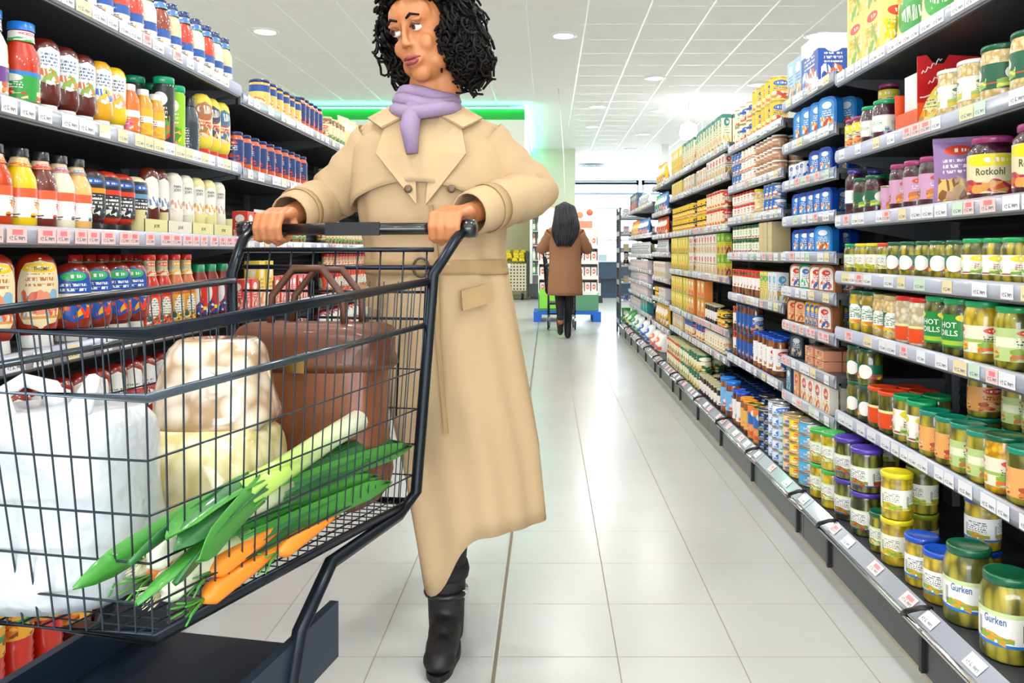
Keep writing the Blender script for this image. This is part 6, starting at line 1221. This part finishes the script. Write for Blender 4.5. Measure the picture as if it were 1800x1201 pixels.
# ================================================================ far end of the aisle
# long-haired person seen from behind, pushing a trolley away
R1_ = (.215, 10.1, 0); pf = empty('person', R1_); tag(pf, 'long-haired person in brown coat walking away, seen from behind', 'person')
m = MB(); HM2 = Matrix.Translation((.215, 10.12, 1.56)) @ Matrix.Rotation(PI, 4, 'Z'); head(m, HM2)
limb(m, [(.215, 10.1, 1.48), (.215, 10.1, 1.38)], [.05, .055]); m.ball((.215, 10.1, 1.22), (.16, .10, .17), 16, 10); m.ball((.215, 10.1, .98), (.15, .11, .18), 16, 10)
h2 = CH0.copy(); hb = Vector((1, 0, 0)); ha = Vector((0, 1, 0)); hL = Vector((-.02, 10.50, HZ)); hR = Vector((.40, 10.50, HZ)); wL = hL-ha*.085+Vector((0, 0, .03)); wR = hR-ha*.085+Vector((0, 0, .03))
limb(m, [(.215, 10.1, 1.35), (.05, 10.1, 1.34), (-.07, 10.2, 1.12), tuple(wL)], [.06, .052, .04, .026]); limb(m, [(.215, 10.1, 1.35), (.38, 10.1, 1.34), (.49, 10.2, 1.12), tuple(wR)], [.06, .052, .04, .026])
grip_hand(m, wL, hL, hb, ha, 1); grip_hand(m, wR, hR, hb, ha, -1)
limb(m, [(.14, 10.1, .85), (.15, 10.14, .48), (.155, 9.95, .22)], [.085, .055, .038]); limb(m, [(.28, 10.1, .85), (.265, 10.14, .48), (.25, 10.12, .12)], [.085, .055, .038])
b2 = obj('body', xf(m, R1_).mesh('body', skin2), pf); remesh(b2, .008, 2)
face_parts(pf, Matrix.Translation((-R1_[0], -R1_[1], 0)) @ HM2)
cf = P('#95694a', .85, bump=(160, .1, .002))
q_, _ = loft([(1.43, .215, 10.1, .07, .06), (1.40, .215, 10.1, .14, .09), (1.36, .215, 10.1, .19, .11), (1.2, .215, 10.1, .20, .125), (1.0, .215, 10.1, .195, .13), (.75, .215, 10.1, .21, .15), (.54, .215, 10.1, .215, .16)], 48, .02, 5, .7)
c2 = obj('coat', xf(q_, R1_).mesh('coat', cf), pf); solid(c2, .005)
for sh, el, w_ in (((.05, 10.1, 1.32), (-.08, 10.2, 1.11), wL), ((.38, 10.1, 1.32), (.50, 10.2, 1.11), wR)):
    m, _a, _b = sleeve(sh, el, tuple(w_), 1); solid(obj('sleeve', xf(m, R1_).mesh('sleeve', cf), c2), .004)
m = MB(); limb(m, [(.14, 10.1, .85), (.15, 10.14, .48), (.155, 9.95, .27)], [.09, .06, .044], 14); limb(m, [(.28, 10.1, .85), (.265, 10.14, .48), (.25, 10.12, .17)], [.09, .06, .044], 14); obj('trousers', xf(m, R1_).mesh('trousers', lg), pf)
# long straight hair down the back
hr_ = MB(); V = []; NV, NU = 14, 28
for j in range(NV+1):
    t = j/NV; z = 1.70-.53*t; k = math.sin(min(1, t*8)*PI/2); rx = (.098+.062*min(1, t*1.6))*k*(1-.45*(max(0, t-.55)/.45)**2)+.004; ry = (.112-.055*max(0, min(1, (t-.32)*4)))*k+.004; cy = 10.10-.105*max(0, min(1, (t-.2)*3.2))
    for i in range(NU):
        a = 2*PI*i/NU; f = 1+.035*math.sin(9*a+3*t)+.02*math.sin(17*a-5*t); V.append((.212+.012*math.sin(4*t)+rx*f*math.cos(a), cy+ry*f*math.sin(a)-.02*t, z+.02*t*math.sin(5*a)))
hr_.add(V, [(j*NU+(i+1) % NU, j*NU+i, (j+1)*NU+i, (j+1)*NU+(i+1) % NU) for j in range(NV) for i in range(NU)]+[tuple(range(NU)), tuple(NV*NU+i for i in range(NU-1, -1, -1))])
qh = random.Random(9)
for k_ in range(150):
    a = qh.uniform(0, 2*PI); pts = []
    if math.sin(a) > .3: continue
    L_ = qh.uniform(.85, 1.06); p0 = qh.uniform(0, 6)
    for i in range(10):
        t = i/9*L_; k = math.sin(min(1, t*8)*PI/2); rx = (.098+.062*min(1, t*1.6))*k*(1-.45*(max(0, t-.55)/.45)**2)+.006; ry = (.112-.055*max(0, min(1, (t-.32)*4)))*k+.006; cy = 10.10-.105*max(0, min(1, (t-.2)*3.2))
        pts.append((.212+.012*math.sin(4*t)+rx*math.cos(a)+.008*math.sin(p0+9*t), cy+ry*math.sin(a)-.02*t, 1.70-.53*t))
    hr_.tube(pts, [.008]*9+[.002], 5)
obj('hair', xf(hr_, R1_).mesh('hair', P('#14171f', .55, bump=(50, .3, .006))), pf)
def boot2(x, y, z, tilt):
    M = Matrix.Translation((x, y, z)) @ Matrix.Rotation(PI, 4, 'Z') @ Matrix.Rotation(tilt, 4, 'X'); m = MB(); m.M = M
    m.tube([(0, .005, .20), (0, .008, .08), (0, .012, .03)], [.05, .045, .042], 16); m.ball((0, -.07, .04), (.04, .10, .036), 16, 10); m.ball((0, .0, .035), (.042, .06, .035), 14, 8)
    o = obj('boot', xf(m, R1_).mesh('boot', bootm), pf); remesh(o, .008, 2)
boot2(.25, 10.13, .0, 0); boot2(.155, 9.97, .115, math.radians(38))
t2 = trolley((.19, 10.50, 0), PI, 'distant black trolley pushed by the long-haired person', P('#24282c', .35, .5))
m = MB(); softbox(m, .24, .12, .3, tap=.1); bk2 = obj('backpack', m.mesh('backpack', P('#181a1e', .6))); tag(bk2, 'dark bag standing in the distant trolley', 'bag'); bk2.location = (.10, 10.84, .57)
m = MB(); softbox(m, .26, .2, .28, tap=.1); gb = obj('shopping_bag', m.mesh('shopping_bag', P('#a8c8a0', .5))); tag(gb, 'pale green shopping bag in the distant trolley', 'bag'); gb.location = (.24, 11.12, .61)
# promotional stand on a blue pallet
DS = empty('display_stand', (.32, 12.85, 0)); tag(DS, 'white cardboard display stand with green base, beyond the long-haired person', 'display stand')
wcm = P('#f0eeea', .6)
m = MB(); m.box(-.47, .47, -.26, .28, .16, .44); obj('base', m.mesh('base', P('#5c9a70', .5)), DS)
m = MB(); m.box(-.45, -.08, -.275, -.262, .20, .50); obj('lime_panel', m.mesh('lime_panel', P('#8ce048', .5)), DS)
m = MB(); m.box(-.47, -.455, -.26, .28, .44, 1.45); m.box(.455, .47, -.26, .28, .44, 1.45); m.box(-.455, .455, .27, .28, .44, 1.45); obj('carcass', m.mesh('carcass', wcm), DS)
for z in (.44, .68, .92, 1.16): m = MB(); m.box(-.455, .455, -.26, .27, z, z+.012); m.box(-.455, .455, -.265, -.258, z-.03, z+.03); obj('shelf', m.mesh('shelf', wcm), DS)
m = MB(); m.box(-.47, .47, .26, .275, 1.45, 1.80); hdp = obj('header_sign', m.mesh('header_sign', P('#f6f1ea', .5)), DS)
for x, z, c in ((-.02, 1.70, '#c83c50'), (.2, 1.68, '#e8a070'), (.36, 1.72, '#e07850')): m = MB(); m.lathe([(.001, 0), (.05, 0), (.05, .003), (.001, .003)], 20); o = obj('sign_badge', m.mesh('sign_badge', P(c, .5)), hdp, (x, .258, z)); o.rotation_euler = (PI/2, 0, 0)
m = MB(); m.box(-.1, .4, .25, .259, 1.47, 1.58); obj('sign_picture', m.mesh('sign_picture', P('#e09478', .5)), hdp)
bxm = carton(.085, .12, .15, label('#f6f2ee', '#e06848', ('#e88060', '#f4e8e0', '#d85040'), None, ('#f4f0ea', 0, .1), None, lv=.55, lr=(.3, .26), pv=(.5, .52)), P('#f0e8e0', .5), P('#f4f0ea', .5))
for si, z in enumerate((.452, .692, .932, 1.172)):
    for i in range(9):
        o = obj('sweets_box', bxm[0][1]); obj('flap', bxm[1][1], o); o.location = (.32-.40+.1*i, 12.85-.17, z)
        tag(o, 'white and red sweets box on display stand, %s shelf, %s from the left' % (['lowest', 'second', 'third', 'highest'][si], ordw(i)), 'box', 'sweets boxes on the display stand')
PL = empty('pallet', (.30, 12.85, 0)); tag(PL, 'blue plastic pallet under the white display stand', 'pallet'); blp = P('#1a66d0', .45)
m = MB(); m.box(-.52, .52, -.4, .4, .11, .155); obj('deck', m.mesh('deck', blp), PL)
for x in (-.46, 0, .46):
    for y in (-.34, 0, .34): m = MB(); m.box(x-.06, x+.06, y-.06, y+.06, 0, .11); obj('foot', m.mesh('foot', blp), PL)
# white cooler with drinks, banana stand
CO = empty('cooler', (-.01, 18.7, 0)); tag(CO, 'white open drinks cooler beside the banana stand', 'cooler'); wm = P('#eef0f0', .35)
m = MB(); m.box(-.40, -.34, -.35, .35, .1, 2.0); m.box(.34, .40, -.35, .35, .1, 2.0); m.box(-.34, .34, .3, .35, .1, 2.0); m.box(-.34, .34, -.35, .35, 1.88, 2.0); m.box(-.34, .34, -.35, .35, .1, .22); obj('cabinet', m.mesh('cabinet', wm), CO)
m = MB(); m.box(-.38, .38, -.33, .33, 0, .1); m.box(-.40, .40, -.365, -.35, .06, .36); obj('base', m.mesh('base', P('#4a4e52', .5)), CO)
for z in (.55, .88, 1.21, 1.54): m = MB(); m.box(-.335, .335, -.3, .3, z, z+.02); obj('shelf', m.mesh('shelf', P('#d0d4d6', .4)), CO)
dbm = [bottle(.035, .26, P(c, .3, 0, .6), gl_('#e8e8e8'), label('#f2f4ee', c, (c, '#f4f4f0'), None, None, None, rep=2), .15, .6, .35, .6) for c in ('#58a838', '#e8e4d8', '#d86038')]
for si, z in enumerate((.57, .90, 1.23, 1.56)):
    for i in range(6):
        K_ = dbm[(i+si) % 3]; o = obj('drink_bottle', K_[0][1]); 
        for nm_, me_ in K_[1:3]: obj(nm_, me_, o)
        o.location = (-.04-.28+.105*i, 18.5, z); tag(o, '%s drink bottle in the white cooler, %s shelf, %s from left' % (['green', 'milky white', 'orange'][(i+si) % 3], ordw(si), ordw(i)), 'bottle', 'bottles in the white cooler')
m = MB(); m.box(-.26, .26, -.01, .01, 0, .14); tag(obj('shelf_sign', m.mesh('shelf_sign', P('#e8b868', .5)), None, (.02, 18.6, 2.0)), 'blank orange sign board standing on top of the white cooler', 'sign')
BS = empty('produce_stand', (-.93, 18.4, 0)); tag(BS, 'pale perforated produce crate stand on wheels full of bananas', 'produce stand')
g = NT('perforated_panel', .5); _tc = g.n('ShaderNodeTexCoord'); _sp = g.n('ShaderNodeSeparateXYZ'); g.t.links.new(_tc.outputs['Object'], _sp.inputs[0])
hx = g.band(g.math('FRACT', g.math('MULTIPLY', _sp.outputs[0], 14.0)), .25, .75); hz_ = g.band(g.math('FRACT', g.math('MULTIPLY', _sp.outputs[2], 14.0)), .25, .75)
g.t.links.new(g.mix(g.math('MULTIPLY', hx, hz_), lin('#cfc7ac'), lin('#4c463a')), g.b.inputs['Base Color'])
m = MB(); m.box(-.62, .45, -.35, -.33, .22, .82); m.box(.43, .45, -.33, .4, .22, .82); m.box(-.62, -.6, -.33, .4, .22, .82); obj('front_panel', m.mesh('front_panel', g.m), BS)
m = MB(); m.box(-.60, .43, -.33, .40, .20, .80); obj('bin', m.mesh('bin', P('#b0a88c', .6)), BS)
m = MB(); m.add([(-.6, -.33, .82), (.43, -.33, .82), (.43, .4, 1.12), (-.6, .4, 1.12), (-.6, .4, .8), (.43, .4, .8), (-.6, -.33, .8), (.43, -.33, .8)], [(0, 1, 2, 3), (3, 2, 5, 4), (0, 3, 4, 6), (1, 7, 5, 2)], 0, None, False); obj('sloped_tray', m.mesh('sloped_tray', P('#8f8a4c', .7)), BS)
m = MB(); m.box(.455, .50, -.36, .42, .05, 1.10); obj('side_post', m.mesh('side_post', P('#38362e', .5)), BS)
for x in (-.5, .35):
    for y in (-.25, .3): m = MB(); m.lathe([(.001, -.02), (.07, -.02), (.08, 0), (.07, .02), (.001, .02)], 16); o = obj('wheel', m.mesh('wheel', P('#202020', .5)), BS, (x, y, .08)); o.rotation_euler = (0, PI/2, 0); m = MB(); m.box(x-.03, x+.03, y-.03, y+.03, .14, .21); obj('caster_fork', m.mesh('caster_fork', P('#808080', .4, .7)), BS)
m = MB(); m.box(-.16, .1, -.375, -.355, .72, .82); obj('price_card', m.mesh('price_card', P('#e8e4d4', .5)), BS)
bn = MB()
for k in range(5):
    a = -.5+.25*k; bn.tube([(0, 0, .02), (.05*math.sin(a), -.03, .05), (.09*math.sin(a), -.09, .05), (.12*math.sin(a), -.15, .015)], [.008, .018, .019, .006], 8)
bn = bn.mesh('banana_bunch', P('#e0c81c', .5)); bst = MB().tube([(0, .02, .03), (0, 0, .02)], [.012, .014], 6).mesh('stalk', P('#8a8a28', .6))
rb = random.Random(2); c_ = 0
for r_ in range(4):
    for i in range(6):
        o = obj('banana_bunch', bn); obj('stalk', bst, o); y = -.20+.15*r_; o.location = (-.93-.50+.165*i+.05*(r_ % 2), 18.4+y, .84+(y+.33)*.41); o.rotation_euler = (.3, 0, rb.uniform(-.4, .4))
        tag(o, 'yellow banana bunch on the sloped stand, %s row up, %s from left' % (ordw(r_), ordw(i)), 'bananas', 'banana bunches on the produce stand')
# striped cardboard display past the end of the left shelves
SD = empty('card_display', (-.60, 10.2, 0)); tag(SD, 'pale pink striped cardboard dump display past the left shelves', 'display')
m = MB(); m.box(-.16, .05, -.14, .14, 0, .62); obj('box_body', m.mesh('box_body', label('#f0dcd0', '#d85848', ('#e8988c', '#f4ece4', '#d86858'), '#c85048', None, None, lv=.7, rep=1)), SD)
m = MB(); m.box(-.165, .055, .13, .145, .62, .82); obj('back_card', m.mesh('back_card', P('#ecdccc', .6)), SD)
for i in range(3): o = obj('sweets_box', bxm[0][1]); obj('flap', bxm[1][1], o); o.location = (-.60-.10+.075*i-.02, 10.16, .621); o.scale = (.8, 1, .8); tag(o, 'small red and white box standing on the striped card display, %s from left' % ordw(i), 'box', 'boxes on the striped card display')
# wire rack closing the end of the right shelf row
WR = empty('wire_rack', (0, 0, 0)); tag(WR, 'tall dark wire rack closing the far end of the right shelves', 'rack'); wmt = P('#4c5258', .35, .6)
ry0, ry1, rx0, rx1 = 10.56, 10.99, .945, 1.55
for x in (rx0, rx1):
    for y in (ry0, ry1): m = MB(); m.box(x-.012, x+.012, y-.012, y+.012, .0, 1.66); obj('post', m.mesh('post', wmt), WR)
m = MB()
for k in range(48): z = .08+k*.033; m.tube([(rx0, ry0, z), (rx0, ry1, z)], .003, 4, cap=False)
for k in range(8): m.tube([(rx0, ry0+.06*k, .08), (rx0, ry0+.06*k, 1.62)], .003, 4, cap=False)
obj('side_grid', m.mesh('side_grid', wmt), WR)
rl = (.16, .44, .68, .90, 1.10, 1.32, 1.54)
for z in rl: m = MB(); m.box(rx0, rx1, ry0, ry1, z-.012, z); m.box(rx0, rx1, ry1, ry1+.01, z-.03, z+.04); m.box(rx0-.01, rx0, ry0, ry1, z-.03, z+.03); obj('shelf', m.mesh('shelf', P('#b8bec4', .4, .3)), WR)
for zi, z in enumerate(rl):
    c = ['p_grn', 'c_bo', 'crd', 's_brn', 'crd', 'p_bx', 'p_wht'][zi]; KK = KINDS[c]
    for i in range(3):
        o = None
        for q, pt in enumerate(KK['parts']):
            cc = bpy.data.objects.new(KK['name'] if q == 0 else pt[0], pt[1]); COL.objects.link(cc)
            if q == 0: o = cc; cc.location = (rx0+.09+i*.17, ry0+.12, z+.001); cc.rotation_euler = (0, 0, -PI/2*0)
            else: cc.parent = o
        tag(o, '%s on the far wire rack, %s shelf, %s from aisle' % (KK['look'], ordw(zi), ordw(i)), KK['cat'], 'goods on the far wire rack')
# checkout beyond the end of the shelves
CK = empty('checkout_counter', (1.50, 19.6, 0)); tag(CK, 'dark blue checkout counter with pale top near the windows', 'checkout counter')
m = MB(); m.box(-.55, .75, -.6, .6, .0, .12); m.box(-.5, .7, -.5, .5, .12, .45); m.box(-.62, .8, -.65, .65, .45, .84); obj('cabinet', m.mesh('cabinet', P('#2c4258', .4)), CK)
m = MB(); m.box(-.65, .82, -.68, .68, .84, .88); obj('counter_top', m.mesh('counter_top', P('#c8d4dc', .3)), CK)
m = MB(); m.box(-.6, -.1, -.4, .3, .88, 1.02); obj('goods_tray', m.mesh('goods_tray', P('#a8bcc8', .3)), CK)
m = MB(); m.tube([(-.62, .5, .88), (-.62, .5, 1.75), (-.58, .5, 1.85), (-.50, .5, 1.85), (-.46, .5, 1.75), (-.46, .5, .88)], .02, 8); obj('blue_rail', m.mesh('blue_rail', P('#2878c8', .4)), CK)
m = MB(); m.add([(-.1, -.14, 0), (.14, -.14, 0), (.14, .14, 0), (-.1, .14, 0), (-.08, -.05, .55), (.1, -.05, .55), (.1, .05, .55), (-.08, .05, .55)], [(0, 3, 2, 1), (4, 5, 6, 7), (0, 1, 5, 4), (1, 2, 6, 5), (2, 3, 7, 6), (3, 0, 4, 7)], 0, None, False)
bo = obj('floor_sign', m.mesh('floor_sign', P('#1c2024', .5)), None, (1.02, 17.2, 0)); tag(bo, 'black A-shaped floor stand left of the checkout counter', 'floor stand'); m = MB(); m.box(-.07, .1, -.115, -.105, .1, .42); obj('panel', m.mesh('panel', P('#c8ccd0', .4)), bo)
